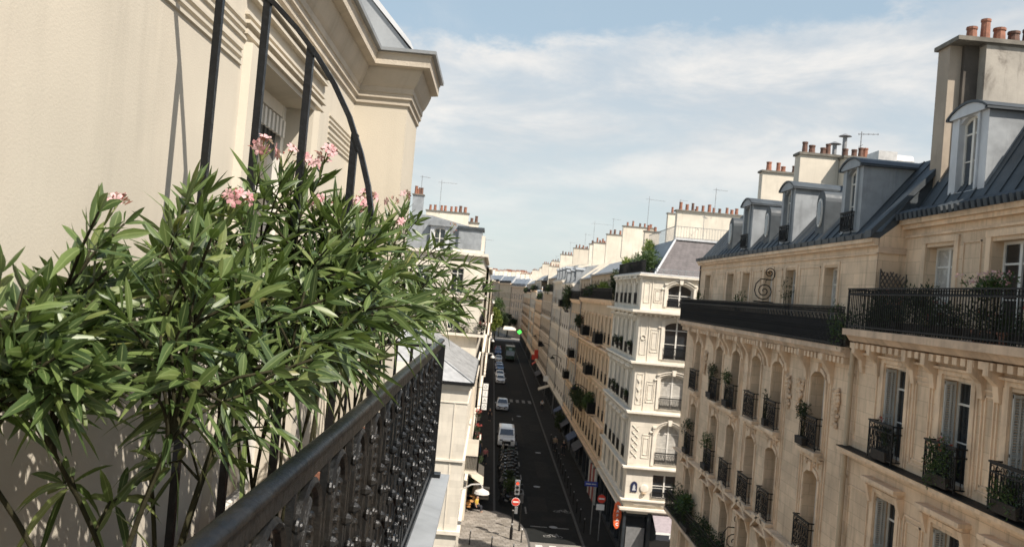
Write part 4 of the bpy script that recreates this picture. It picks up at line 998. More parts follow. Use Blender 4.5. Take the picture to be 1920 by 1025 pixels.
tr_.box(12.87, 12.91, 62.3, 73, 23.74, 23.79); tr_.build('roof_railing', 'metal_grey', wht)
r7 = random.Random(21)
chimney(wht, 15.0, 20.6, 72.2, 73.0, 20, 26.0, pots=11, rnd=r7, sooty=.3, ph=.55, cap=.14)
antenna(wht, (18.1, 72.0, 25.9), 2.3, yaw=.2); antenna(wht, (16.9, 70.5, 22.8), 2.9, yaw=1.2)
MB().box(18.6, 19.8, 64.5, 66.5, 22.75, 23.5).prism([(20.2, 22.77), (22.6, 22.77), (22.6, 23.4), (20.6, 23.6)], 'y', 63, 64).build('skylight', 'zinc_pale', wht)
rl = MB()
for z in (20.2, 21.0): rl.box(10.55, 10.6, 60.2, 73, z, z+.04)
for i in range(90): y = 60.2+i*.143; rl.box(10.56, 10.59, y-.012, y+.012, 20.05, 21.0)
rl.build('terrace_railing', 'iron_matt', wht)
# bar front: piers, glazed front, awning
bf = MB(); 
for (x0, x1) in ((10.42, 10.62), (12.15, 12.4), (15.4, 15.7), (20, 20.4)): bf.box(x0, x1, 59.98, 60.4, 0, 3.3)
bf.box(10.42, 10.72, 60.5, 73, .1, .5)
for i in range(6): bf.box(10.42, 10.65, 60.9+i*2.3, 61.15+i*2.3, 0, 3.3)
bf.box(10.42, 26, 60.3, 60.42, 2.95, 3.32); bf.build('shop_front', 'shop_dark', wht)
MB().box(10.55, 25.9, 60.42, 60.46, .1, 3.3).box(10.62, 10.68, 60.4, 73, .1, 3.3).build('shop_window', 'glass', wht)
MB().box(10.75, 12.05, 60.30, 60.36, .1, 2.15).build('shop_door', 'metal_grey', wht)
am_ = MB(); am_.add([(12.45, 59.95, 3.28), (15.3, 59.95, 3.28), (15.3, 58.2, 2.45), (12.45, 58.2, 2.45), (12.45, 59.95, 3.2), (15.3, 59.95, 3.2), (15.3, 58.22, 2.38), (12.45, 58.22, 2.38)], [(0, 3, 2, 1), (4, 5, 6, 7), (0, 4, 7, 3), (1, 2, 6, 5)])
aw = am_.build('awning', 'awning_grey', wht)
MB().box(12.42, 15.33, 58.17, 58.2, 2.36, 2.50).build('awning_rail', 'sign_white', aw)
vl = MB()
for i in range(12): vl.box(12.45+i*.2375, 12.45+(i+1)*.2375-.004, 58.185, 58.195, 1.98-(.02 if i % 2 else 0), 2.36)
vl.build('valance', 'awning_dark', aw)
def text(parent, s, mat, M, size, name='lettering', ext=.01, bold=.0):
    cu = bpy.data.curves.new('t', 'FONT'); cu.body = s; cu.size = size; cu.extrude = ext; cu.offset = bold; cu.align_x = 'CENTER'; cu.align_y = 'CENTER'
    o = bpy.data.objects.new('t', cu); COL.objects.link(o); me = bpy.data.meshes.new_from_object(o.evaluated_get(bpy.context.evaluated_depsgraph_get()))
    bpy.data.objects.remove(o); me.materials.clear(); me.materials.append(MT[mat])
    return inst(me, name, parent, M)
def facing_S(x, y, z): return Matrix.Translation((x, y, z)) @ Matrix.Rotation(pi/2, 4, 'X')
text(aw, 'BAR', 'sign_white', facing_S(13.6, 58.17, 2.20), .27, bold=.018)
# wall plaques
sg = thing('wall_sign', 'small dark blue arched plaque on the white corner building above the bar', 'sign', (11.0, 59.97, 5.0))
MB().prism([(10.78, 4.72), (11.22, 4.72), (11.22, 5.22)]+[(11.0+.22*cos(pi*i/8), 5.22+.22*sin(pi*i/8)) for i in range(1, 8)]+[(10.78, 5.22)], 'y', 59.93, 59.99).build('plate', 'sign_navy', sg)
MB().prism([(10.86, 4.82), (11.14, 4.82), (11.08, 5.0), (11.10, 5.08), (11.0, 5.28), (10.90, 5.08), (10.92, 5.0)], 'y', 59.915, 59.93).build('emblem', 'zinc_pale', sg)
sg = thing('wall_sign', 'round cream medallion on the white corner building beside the blue plaque', 'sign', (11.7, 59.97, 4.9))
MB().lathe([(.30, 0), (.30, -.05), (.24, -.08), (.1, -.09)], (11.72, 59.99, 5.0), 16, 'y').build('medallion', 'stone_white_trim', sg)
MB().lathe([(.02, 0), (.16, .06), (.18, .12)], (11.72, 59.92, 4.58), 10).build('bracket', 'render_tan', sg)
sg = thing('tobacco_sign', 'vertical orange-red lozenge sign with white letters on the corner of the bar', 'sign', (10.1, 60.6, 3))
q = [(10.02+.30*cos(a), z+.28*sin(a)) for z, a in [(3.55, pi*i/6) for i in range(7)]+[(2.15, pi+pi*i/6) for i in range(7)]]
q = [(9.98, 2.0), (9.84, 2.2), (9.76, 2.9), (9.84, 3.65), (9.98, 3.85), (10.12, 3.85), (10.26, 3.65), (10.34, 2.9), (10.26, 2.2), (10.12, 2.0)]
b_ = MB().prism(q, 'y', 60.2, 60.42).build('sign_body', 'sign_orange', sg); MB().box(10.1, 10.42, 60.28, 60.34, 3.0, 3.06).build('arm', 'iron_matt', sg)
for i, ch in enumerate('TABAC'): text(sg, ch, 'sign_white', facing_S(10.05, 60.19, 3.53-i*.31), .27, bold=.012)
sg = thing('street_sign', 'blue street name plate on a post left of the orange tobacco sign', 'sign', (8.9, 65, 0))
pole = MB().tube([(8.9, 65, .13), (8.9, 65, 4.15)], .04, 8).build('post', 'metal_grey', sg)
MB().box(8.15, 9.15, 64.93, 64.95, 3.75, 4.12).build('name_plate', 'sign_blue', sg)
MB().box(8.25, 8.62, 64.92, 64.93, 3.9, 3.96).box(8.68, 9.03, 64.92, 64.93, 3.9, 3.96).build('lettering', 'zinc_pale', sg)
sg = thing('no_entry_sign', 'shaded no-entry sign with a white plate under it beside the tobacco sign', 'sign', (9.3, 63.4, 0))
MB().tube([(9.3, 63.4, .13), (9.3, 63.4, 3.6)], .035, 8).build('post', 'metal_grey', sg)
MB().lathe([(.31, 0), (.31, -.02)], (9.3, 63.36, 3.25), 24, 'y').build('disc', 'sign_red', sg); MB().box(9.08, 9.52, 63.325, 63.34, 3.20, 3.31).build('bar', 'sign_white', sg)
MB().box(8.95, 9.55, 63.34, 63.36, 2.42, 2.85).build('plate', 'sign_white', sg)

# ================================================================ THE RIGHT ROW BEYOND
def row_house(label, Y0, Y1, X, zt, mat, floors, pitch=2.6, ow=1.15, x_roof=None, roofmat='zinc', balc=None, ledges=(), seed=1, attic=True, stack=None, dorm=True, shop='shop_dark', glass='glass', narrow=False, trimmat='limestone_trim', shut=0):
    rnd = random.Random(seed); t = thing('apartment_building', label, 'building', (X, Y0, 0))
    L = Y1-Y0; n = max(1, int(L/pitch)); xs = [L*(i+.5)/n for i in range(n)]; F = frame(X, Y0, 'W')
    mb = MB(F); wall_sheet(mb, L, 3.4, zt, [(x-ow/2, x+ow/2, a, b_, 0) for x in xs for a, b_ in floors], .22); mb.build('wall', mat, t)
    sm = MB(); sm.box(X+.3, X+13, Y0, Y1, 0, zt-.05); sm.box(X+.0, X+.3, Y0, Y0+.01, 3.4, zt); sm.build('side_wall', mat, t)
    for x in xs:
        for a, b_ in floors:
            add_window(t, F, x, a, ow, b_-a, 0, .20, 'cross', 'frame_white', rnd.choice((glass, 'glass_sky', 'curtain')))
            if shut and rnd.random() < .85:
                for s in (-1, 1): MB(F).box(x+s*(ow/2+.30)-.27, x+s*(ow/2+.30)+.27, .05, .085, a+.05, b_).build('shutter', 'shutter', t)
            if b_-a > 1.9: add_railing(t, F, x, a, ow+.02, .9 if b_-a > 2.1 else .5, .06, 'plain')
    tm = MB(F)
    for a, b_ in floors: tm.box(0, L, 0, .10, a-.35, a-.22)
    for x in xs:
        for a, b_ in floors:
            for s in (-1, 1): tm.box(x+s*(ow/2+.09)-.07, x+s*(ow/2+.09)+.07, 0, .045, a, b_+.15)
            tm.box(x-ow/2-.2, x+ow/2+.2, 0, .10, b_+.12, b_+.22)
    for z in ledges: tm.box(0, L, 0, .35, z-.14, z); 
    tm.box(0, L, 0, .18, zt-.42, zt-.22); tm.box(0, L, 0, .34, zt-.22, zt-.02); tm.box(0, L, 0, .25, 3.4, 3.62)
    tm.build('stone_trim', trimmat, t)
    dp_ = MB(F); dp_.tube([(L-.12, .12, zt-.3), (L-.12, .12, .2)], .07, 6); dp_.build('downpipe', 'metal_grey', t)
    qm = MB(F)
    for k in range(int((zt-4)/.9)): qm.box(0, .35 if k % 2 else .5, 0, .05, 3.8+k*.9, 3.8+k*.9+.45)
    qm.build('quoins', trimmat, t)
    sf = MB(F); sf.box(0, L, -.5, -.35, 0, 3.4); k = max(2, int(L/3.2))
    for i in range(k+1): x = L*i/k; sf.box(max(0, x-.2), min(L, x+.2), -.36, .02, 0, 3.4)
    sf.box(0, L, -.3, .06, 2.85, 3.4); sf.box(0, L, -.3, .0, 0, .5); sf.build('shop_front', shop, t); MB(F).box(0, L, -.3, -.28, .5, 2.85).build('shop_window', 'glass', t)
    xr = X if x_roof is None else x_roof
    if attic:
        zA = zt+2.6; F2 = frame(X+.9, Y0, 'W')
        mb = MB(F2); wall_sheet(mb, L, zt-.05, zA, [(x-.5, x+.5, zt+.1, zt+2.1, 0) for x in xs], .2); mb.build('upper_wall', mat, t)
        for x in xs: add_window(t, F2, x, zt+.1, 1.0, 2.0, 0, .18, 'cross', 'frame_white', 'glass_sky')
        long_rail(t, X-.25, Y0+.1, Y1-.1, zt+.02, 1.05, .14, scroll=False); MB(F).box(0, L, 0, .40, zt-.02, zt+.03).build('balcony_slab', trimmat, t)
        mansard(t, X+.9, Y0, Y1, zA, roofmat, 1.6, 1.9, 2.2, 11.5, seams=False); zr = zA
        if dorm: pass
    else:
        mansard(t, xr, Y0, Y1, zt, roofmat, 2.4, 1.7, 3.0, 12.4, seams=True, edge=False); zr = zt
        if dorm:
            for x in xs[::2]: dormer(t, xr+.25, Y0+x, 1.2, zt+.3, zt+2.2, 1.5, rail=False, mat='zinc', roofmat='zinc')
    for (x0, x1, z1, y, th, slope) in (stack or []):
        pr = [(x0, zr-1.5), (x0, z1), (x1, z1), (x1, zr-1.5)]
        if slope:
            q0, q1, q2, q3 = (X+.75, X+1.05, X+3.0, zr+2.1) if attic else (X-.1, X+.12, X+1.95, zr+2.95)
            pr = [(q0, zr-1.2), (q0, zr+.15), (q1, zr+.45), (q2, q3), (x0, q3+.35), (x0, z1), (x1, z1), (x1, zr-1.5)]
        chimney(t, x0, x1, y-th, y, zr, z1, mat=rnd.choice(('stack_render', 'stack_render', 'render_cream')), pots=max(2, int((x1-x0)/.62)), rnd=rnd, sooty=.2, ph=.5, prof=pr if slope else None)
    return t, F, xs
F3 = [(4.3, 6.5), (7.5, 9.9), (10.7, 13.0), (13.8, 15.9)]
rows = []
rows.append(row_house('tan building just beyond the white corner one with a long top balcony and hedge', 73, 99.6, 10.4, 17.9, 'render_tan', [(4.3, 6.4), (7.3, 9.6), (10.5, 12.8), (14.0, 16.3)], 2.5, 1.1, ledges=(7.0, 13.5), seed=3, shut=0,
   stack=[(14.4, 18.1, 26.6, 99.6, .6, .3), (17.2, 20.5, 27.3, 88, .7, 0), (13.6, 15, 24.6, 80, .6, 0)]))
rows.append(row_house('narrow tan building with dark boxed balconies, second beyond the white one', 99.7, 111.6, 10.4, 17.6, 'render_brown', F3, 2.4, 1.1, shut=1, ledges=(10.3,), seed=4, stack=[(14.1, 16.4, 26.4, 111.6, .6, .3)]))
rows.append(row_house('slim grey-white building in the right row with plain shallow windows', 111.7, 128.8, 10.45, 19.7, 'render_grey', [(4.2, 6.2), (7.2, 9.4), (10.3, 12.4), (13.4, 15.4), (16.4, 18.4)], 2.9, 1.1, trimmat='stone_white_trim', attic=False, seed=5, stack=[(13.8, 16.6, 26.0, 128.8, .8, .3), (13.2, 14.8, 25.6, 118, .5, 0)]))
rows.append(row_house('pale beige building in the middle of the right row under a broad slanted chimney wall', 128.9, 148.6, 10.45, 20.3, 'render_cream', [(4.2, 6.2), (7.2, 9.4), (10.3, 12.4), (13.4, 15.6), (16.6, 18.8)], 2.7, 1.1, shut=1, trimmat='stone_white_trim', attic=False, seed=6, stack=[(13.2, 16.0, 26.3, 148.6, .8, .3), (15.5, 18.6, 26.8, 138, .8, 0)]))
rows.append(row_house('tan building with a planted balcony past the middle of the right row', 148.7, 177.6, 10.4, 18.4, 'render_brown', [(4.3, 6.5), (7.4, 9.8), (10.7, 13.0), (14.0, 16.4)], 2.6, 1.1, trimmat='stone_white_trim', ledges=(13.6,), seed=7, stack=[(13.2, 17.6, 26.4, 177.6, .8, .3), (15, 18, 26.9, 163, .8, 0)]))
rows.append(row_house('cream building with a blue-grey mansard toward the far end of the right row', 177.7, 209.6, 10.5, 16.6, 'render_beige', [(4.3, 6.4), (7.3, 9.5), (10.4, 12.4), (13.4, 15.4)], 2.7, 1.1, attic=False, roofmat='zinc_blue', seed=8, stack=[(13, 17, 24.8, 209.6, 1, .3), (14.5, 18, 25.6, 192, .9, 0)]))
rows.append(row_house('tan building next to last in the far right row', 209.7, 240, 10.6, 18.6, 'render_cream', [(4.3, 6.5), (7.4, 9.7), (10.6, 12.9), (14, 16.3)], 2.8, 1.1, shut=1, ledges=(10.3,), seed=9, stack=[(13, 17, 26.3, 240, 1, .3), (14.5, 18, 26.7, 225, .9, 0)]))
rows.append(row_house('last building of the right row before the far crossing', 240.1, 304, 10.8, 18.0, 'render_beige', [(4.3, 6.5), (7.4, 9.7), (10.6, 12.9), (14, 16.0)], 2.9, 1.2, ledges=(10.3,), seed=10, stack=[(13, 17, 26.0, 304, 1, .3), (14.5, 18, 26.4, 272, 1, 0), (13, 16, 25.4, 255, 1, 0)]))
for (ri, p, h, yw) in ((0, (15.6, 90, 25), 4.2, .3), (0, (18.4, 87.5, 27.3), 1.6, .1), (1, (14.8, 111, 26.4), 2.2, .2), (3, (15, 147, 26), 3, .5), (4, (15, 176, 26), 3.2, .1), (5, (14.5, 208, 24.6), 3, .4), (2, (13.6, 122, 23.5), 5.5, .0)):
    antenna(rows[ri][0], p, h, yw)
# dark boxed balconies, awnings and wall lamps of the row
def box_balcony(row, y, z, w=2.2, h=1.0, d=.75):
    t = row[0]; X = t.location.x; m = MB(); m.box(X-d, X, y-w/2, y+w/2, z-.1, z+.02)
    o = m.build('balcony_slab', 'limestone_trim', t); r_ = MB()
    for zz in (z+.06, z+h): r_.box(X-d, X-d+.03, y-w/2, y+w/2, zz, zz+.04); [r_.box(X-d, X, s, s+.03, zz, zz+.04) for s in (y-w/2, y+w/2-.03)]
    k = int(w/.09)
    for i in range(k+1): yy = y-w/2+w*i/k; r_.box(X-d, X-d+.02, yy-.022, yy+.022, z, z+h)
    for i in range(7):
        for s in (y-w/2, y+w/2-.03): r_.box(X-d+i*d/7-.02, X-d+i*d/7+.02, s, s+.03, z, z+h)
    r_.box(X-d+.03, X-d+.035, y-w/2, y+w/2, z+.05, z+h-.05); r_.box(X-d+.03, X-.02, y-w/2+.03, y-w/2+.035, z+.05, z+h-.05)
    r_.build('balcony_railing', 'iron_matt', t)
for (ri, y, z) in ((0, 90.5, 14.0), (0, 85, 10.4), (0, 79.5, 13.8), (0, 80.5, 7.2), (1, 108, 7.6), (1, 103.5, 10.6), (4, 168, 7.6), (2, 125, 16.3)): box_balcony(rows[ri], y, z)
def wall_lamp(label, x, y, z, out, s=1.0, M='metal_grey', dome=.28):
    t = thing('street_lamp', label, 'street lamp', (x, y, z), 0, 'wall-mounted street lamps'); d = 1 if out > 0 else -1
    MB().tube([(x, y, z-.25), (x+d*.05, y, z), (x+out*.5, y, z+.35), (x+out*.92, y, z+.42), (x+out, y, z+.30), (x+out, y, z+.15)], .035*s, 6).box(x-.06, x+.06, y-.06, y+.06, z-.55, z+.05).build('arm', M, t)
    MB().lathe([(.06, .18), (.12, .14), (dome*.85, .02), (dome, -.12), (dome*.93, -.14), (.04, -.10)], (x+out, y, z), 16).build('lamp_shade', M, t)
for (lab, x, y, z) in (('dark wall lamp over the leafy first-floor balcony of the right row', 10.38, 88, 8.6), ('dark wall lamp on the slim grey-white building', 10.43, 122, 9.0), ('dark wall lamp on the broad-chimney building', 10.43, 146, 9.2), ('dark wall lamp on the planted tan building far down', 10.38, 172, 9.3)):
    wall_lamp(lab, x, y, z, -1.25, 1.2, 'iron_matt', .34)
def row_awning(ri, y0, y1, z, out, mat):
    t = rows[ri][0]; X = t.location.x
    MB().add([(X, y0, z), (X, y1, z), (X-out, y1, z-.7), (X-out, y0, z-.7), (X-out, y0, z-.95), (X-out, y1, z-.95), (X, y0, z-.1), (X-out, y0, z-.78)], [(0, 1, 2, 3), (3, 2, 5, 4), (0, 3, 7, 6)]).build('awning', mat, t)
for a in ((0, 86, 90, 3.2, .9, 'awning_dark'), (0, 92, 95.5, 3.2, 1.0, 'awning_blue'), (1, 101, 107, 3.2, 1.0, 'awning_dark'), (2, 113, 116, 3.2, 1.0, 'awning_blue'), (3, 138, 141, 3.2, 1.8, 'awning_beige'), (4, 160, 168, 3.2, 1.1, 'awning_dark'), (5, 183, 186, 3.4, .9, 'awning_red')): row_awning(*a)
for (ri, y, z0, z1, m_) in ((4, 175, 4.6, 6.4, 'sign_red'), (3, 141, 3.6, 4.5, 'sign_white'), (5, 186, 3.5, 4.6, 'sign_red')):
    t = rows[ri][0]; X = t.location.x; MB().box(X-1.0, X-.2, y, y+.15, z0, z1).build('shop_sign', m_, t)
# red-and-white shop front just past the corner building
MB().box(10.2, 10.36, 74.2, 74.9, .1, 3.1).box(10.2, 10.36, 76.4, 77.0, .1, 3.1).box(10.2, 10.36, 78.6, 79.2, .1, 3.1).build('shop_pilaster', 'shop_white', rows[0][0])
MB().box(10.24, 10.34, 74.95, 76.35, .1, 2.9).box(10.24, 10.34, 77.05, 78.55, .1, 2.9).build('shop_panel', 'shop_red', rows[0][0])

# ================================================================ FAR BLOCK WHERE THE STREET BENDS
def far_block(label, x0, y0, x1, y1, zt, mat, floors, seed, roofmat='zinc', stacks=3, ow=1.3, pitch=3.0):
    rnd = random.Random(seed); t = thing('apartment_building', label, 'building', (x0, y0, 0))
    d = Vector((x0-x1, y0-y1, 0)); L = d.length; d.normalize()   # facade faces left of travel... toward the street
    ang = atan2(-(x0-x1)/L, (y0-y1)/L) if False else None
    n_ = Vector((-(y1-y0), (x1-x0), 0)).normalized()
    if n_.y > 0: n_ = -n_
    u = n_.cross(Vector((0, 0, 1))); O = Vector((x0, y0, 0)) if (Vector((x1, y1, 0))-Vector((x0, y0, 0))).dot(u) > 0 else Vector((x1, y1, 0))
    F = Matrix(((u.x, n_.x, 0, O.x), (u.y, n_.y, 0, O.y), (0, 0, 1, 0), (0, 0, 0, 1)))
    n = max(1, int(L/pitch)); xs = [L*(i+.5)/n for i in range(n)]
    m = MB(F); wall_sheet(m, L, 0, zt, [(x-ow/2, x+ow/2, a, b_, 0) for x in xs for a, b_ in floors], .25); m.build('wall', mat, t)
    m = MB(F); m.box(0, L, -12, -.3, 0, zt-.05); m.build('side_wall', mat, t)
    for x in xs:
        for a, b_ in floors: add_window(t, F, x, a, ow, b_-a, 0, .22, 'cross', 'frame_white', rnd.choice(('glass', 'glass_sky')))
    m = MB(F)
    for a, b_ in floors: m.box(0, L, 0, .2, a-.3, a-.12)
    m.box(0, L, 0, .5, zt-.4, zt); m.build('stone_trim', 'limestone_trim', t)
    m = MB(F); m.prism([(.2, zt), (-1.6, zt+3), (-6, zt+4), (-11.5, zt+3), (-12, zt)], 'x', 0, L); fixn(m.build('roof', roofmat, t))
    rm = MB(F)
    for z in (zt+.1, zt+1.0): rm.box(0, L, .3, .36, z, z+.05)
    for i in range(int(L/.25)): rm.box(i*.25, i*.25+.04, .31, .35, zt, zt+1.0)
    rm.build('balcony_railing', 'iron_matt', t)
    for i in range(stacks):
        x = L*(i+.5)/stacks; cm_ = MB(F); cm_.box(x-.4, x+.4, -7, -2.2, zt, zt+5.2); c = cm_.build('chimney', 'stack_render', t)
        MB(F).box(x-.5, x+.5, -7.1, -2.1, zt+5.2, zt+5.35).build('chimney_cap', 'terracotta', c)
        for k in range(7):
            q = F @ Vector((x, -2.7-k*.65, zt+5.35)); inst(pot_mesh(.6, .16, False), 'chimney_pot', c, Matrix.Translation(q))
    return t
FB_ = [(4.5, 7), (8, 10.4), (11.4, 13.8), (14.8, 17)]
far_block('shaded building with a planted top balcony facing down the street where it bends', 12.2, 326, 7.2, 346, 20.0, 'limestone_dirty', FB_, 1, 'zinc_pale')
far_block('pale building in the middle of the far bend', 7.0, 347, 2.5, 376, 21.0, 'render_tan', FB_, 2, 'zinc_pale')
far_block('brown building at the left of the far bend', 2.3, 377, -3.2, 410, 21.5, 'render_brown', FB_, 3, 'zinc_pale')
far_block('distant wide block closing the view behind the trees', -4, 414, -30, 425, 20.5, 'render_brown', FB_, 4, 'zinc_pale')
far_block('long pale rooftop block behind the far bend', 46, 430, -14, 470, 23.5, 'render_cream', FB_, 5, 'zinc_pale', 8)

# ================================================================ LEFT ROW
ann = thing('annex_building', 'low white rendered building with a grey standing-seam roof just past the balcony railing', 'building', (-.95, 50, 0))
AX = -.95
FS = frame(AX, 50, 'S'); mb = MB(FS); wall_sheet(mb, 12, 0, 12.3, [(3.5, 4.7, 8.4, 10.6, 0), (3.5, 4.7, 4.4, 6.8, 0)], .25); mb.build('wall', 'stone_white', ann)
for z in (8.4, 4.4): add_window(ann, FS, 4.1, z, 1.2, 2.2, 0, .22)
FE = frame(AX, 66, 'E'); ax_ = [2.2, 5.2, 8.2, 11.0, 13.9]
mb = MB(FE); wall_sheet(mb, 16, 0, 12.3, [(x-.55, x+.55, a, b_, 0) for x in ax_ for a, b_ in ((5.0, 7.0), (8.6, 10.8))]+[(x-1.1, x+1.1, .2, 3.0, 0) for x in ax_], .25); mb.build('wall', 'stone_white', ann)
for x in ax_:
    for a, b_ in ((5.0, 7.0), (8.6, 10.8)): add_window(ann, FE, x, a, 1.1, b_-a, 0, .22)
    add_window(ann, FE, x, .2, 2.2, 2.8, 0, .2, 'fixed', 'shop_dark')
tm = MB(); S_ = FS
for (z, h, e) in ((12.0, .12, .10), (12.12, .18, .20), (11.2, .06, .05), (3.6, .2, .2), (7.8, .12, .12)):
    tm.box(-12, AX+e, 50-e, 50, z, z+h); tm.box(AX, AX+e, 50, 66, z, z+h)
tm.box(AX-.75, AX-.70, 49.96, 50, 3.8, 11.2); tm.build('cornice', 'stone_white_trim', ann)
rf = MB(); z0 = 12.45; xa, xb, zr_ = AX+.25, -4.6, 14.6
rf.add([(xa, 49.75, z0), (xa, 66, z0), (xb, 66, zr_), (xb, 53.4, zr_), (-12, 49.75, z0), (-12, 53.4, zr_), (-12, 66, zr_)], [(0, 1, 2, 3), (0, 3, 5, 4), (3, 2, 6, 5)])
d = Vector((xb-xa, zr_-z0)); L_ = d.length; nx2, nz2 = -d.y/L_*-.05, -d.x/L_*.05
for i in range(30):
    y = 50+i*.55; f = min(1, (y-49.75)/3.65)
    rf.prism([(xa, z0), (xa+d.x*f, z0+d.y*f), (xa+d.x*f+nx2, z0+d.y*f+nz2), (xa+nx2, z0+nz2)], 'y', y-.025, y+.025)
rf.tube([(xa, 49.75, z0+.03), (xb, 53.4, zr_+.03)], .06, 5); fixn(rf.build('roof', 'zinc_mid', ann))
MB().box(-12, AX+.32, 49.66, 49.76, 12.28, 12.47).box(AX+.24, AX+.32, 49.76, 66, 12.28, 12.47).build('gutter_edge', 'iron_matt', ann)
MB().box(AX+.0, AX+.95, 60.0, 62.4, 5.0, 5.15).box(AX+.85, AX+.95, 60, 62.4, 5.15, 7.4).box(AX, AX+.95, 60, 60.1, 5.15, 7.4).build('bay', 'stone_white', ann)
bbr = MB()
for i in range(8): bbr.box(AX+.06+i*.11, AX+.09+i*.11, 59.93, 59.98, 5.3, 6.2)
bbr.box(AX+.02, AX+.92, 59.93, 59.98, 6.2, 6.25).build('railing', 'iron_matt', ann)
# street-side shop canopies and vertical hotel sign
mid2 = thing('apartment_building', 'pale low shop building between the grey-roofed annex and the tall white one', 'building', (-.9, 66, 0))
FE = frame(-.75, 75, 'E'); mb = MB(FE); wall_sheet(mb, 9, 0, 11.2, [(x-.5, x+.5, a, b_, 0) for x in (1.8, 4.5, 7.2) for a, b_ in ((4.6, 6.8), (7.8, 10))]+[(x-1, x+1, .2, 3, 0) for x in (2, 6)], .25); mb.build('wall', 'render_cream', mid2)
MB().box(-10, -.76, 66, 75, 0, 11.15).box(-.76, -.65, 66, 75, 11.0, 11.25).build('side_wall', 'render_cream', mid2)
for x in (1.8, 4.5, 7.2):
    for a in (4.6, 7.8): add_window(mid2, FE, x, a, 1.0, 2.2, 0, .2)
MB().add([(-.75, 67, 3.4), (-.75, 74, 3.4), (.5, 74, 2.7), (.5, 67, 2.7), (.5, 67, 2.45), (.5, 74, 2.45)], [(0, 1, 2, 3), (3, 2, 5, 4)]).build('awning', 'awning_beige', mid2)
# tall white building A at Y=75
bA = thing('apartment_building', 'tall sunlit white building on the left with terrace, curved dormer and chimney pots', 'building', (-1.1, 75, 0))
FA = frame(-1.1, 75, 'S')
hA = [(x-.55, x+.55, a, b_, 0) for x in (2.2, 5.2, 8.2) for a, b_ in ((14.2, 16.4), (17.4, 19.6))]
mb = MB(FA); wall_sheet(mb, 13, 0, 21.0, hA, .25); mb.build('wall', 'stone_white', bA)
for h in hA: add_window(bA, FA, (h[0]+h[1])/2, h[2], 1.1, h[3]-h[2], 0, .22)
FE = frame(-1.1, 101, 'E'); ex = [26*(i+.5)/9 for i in range(9)]
mb = MB(FE); wall_sheet(mb, 26, 0, 21.0, [(x-.55, x+.55, a, b_, 0) for x in ex for a, b_ in ((4.6, 6.8), (7.8, 10), (11, 13.2), (14.4, 16.5), (17.6, 19.7))]+[(x-1, x+1, .2, 3, 0) for x in ex], .25); mb.build('wall', 'stone_white', bA)
for x in ex:
    for a in (4.6, 7.8, 11, 14.4, 17.6): add_window(bA, FE, x, a, 1.1, 2.1, 0, .2); add_railing(bA, FE, x, a, 1.2, .9, .14, 'plain')
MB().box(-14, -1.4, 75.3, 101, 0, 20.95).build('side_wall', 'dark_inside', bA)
tm = MB()
for (z, h, e) in ((20.75, .25, .35), (17.05, .12, .3), (13.72, .22, .62), (10.4, .12, .25), (3.7, .2, .3)): tm.box(-14, -1.1+e, 75-e, 75, z, z+h); tm.box(-1.1, -1.1+e, 75, 101, z, z+h)
tm.build('cornice', 'stone_white_trim', bA)
rm = MB()
for (z, e) in ((13.94, .55), (17.17, .26)):
    for zz in (z+.08, z+.95): rm.box(-14, -1.1+e, 75-e-.02, 75-e+.02, zz, zz+.04); rm.box(-1.1+e-.03, -1.1+e, 75, 101, zz, zz+.04)
    for i in range(100): rm.box(-1.1+e-i*.13-.012, -1.1+e-i*.13+.012, 75-e-.012, 75-e+.012, z, z+.95)
rm.build('balcony_railing', 'iron_matt', bA)
m = MB(); m.prism([(-1.25, 21), (-1.5, 21.1), (-1.5, 23.1), (-6, 24), (-14, 24), (-14, 21)], 'y', 75.3, 101); fixn(m.build('roof', 'zinc', bA))
MB().box(-3.5, -1.45, 75.05, 78, 21.0, 23.05).build('zinc_bay', 'zinc', bA); MB().box(-3.62, -1.28, 74.9, 78.1, 23.05, 23.28).build('gutter_edge', 'zinc_blue', bA)
MB().box(-3.9, -1.2, 75.0, 78.0, 21.0, 21.25).box(-1.5, -1.15, 75.4, 76.4, 21.2, 22.6).build('parapet', 'stone_white_trim', bA)
dm = MB(FA); wall_sheet(dm, 1.7, 21.0, 23.15, [(3.55, 4.55, 21.1, 22.95, .15)], .2, x0=3.2); dA = dm.build('dormer', 'zinc_pale', bA)
add_window(bA, FA, 4.05, 21.1, 1.0, 1.85, .15, .17, 'panes')
pts = [(-2.15-2.0+.0, 0)]
q = [(-1.1-4.05+1.1*cos(pi*i/10), 23.12+.55*sin(pi*i/10)) for i in range(11)]; MB().prism(q, 'y', 74.8, 77.5).build('dormer_roof', 'zinc', dA)
MB().box(-7.2, -4.95, 75.4, 78, 21, 23.6).build('upper_wall', 'stack_dirty', bA)
rA = random.Random(4)
chimney(bA, -6.9, -2.95, 79.5, 80.3, 21, 24.75, mat='stack_render', pots=8, rnd=rA, sooty=.15, ph=.5)
chimney(bA, -2.95, -2.0, 81.5, 82.3, 21, 24.1, pots=2, rnd=rA, sooty=.1, ph=.5)
chimney(bA, -8.05, -7.1, 77.5, 78.3, 15, 25.9, mat='zinc', pots=4, rnd=rA, sooty=.4, ph=.6)
antenna(bA, (-5.7, 79.5, 24.5), 3.2, .0, 4); antenna(bA, (-7.4, 78, 26), 1.8, .6)
antenna(bA, (-1.2, 82, 21), 1.8, .3)
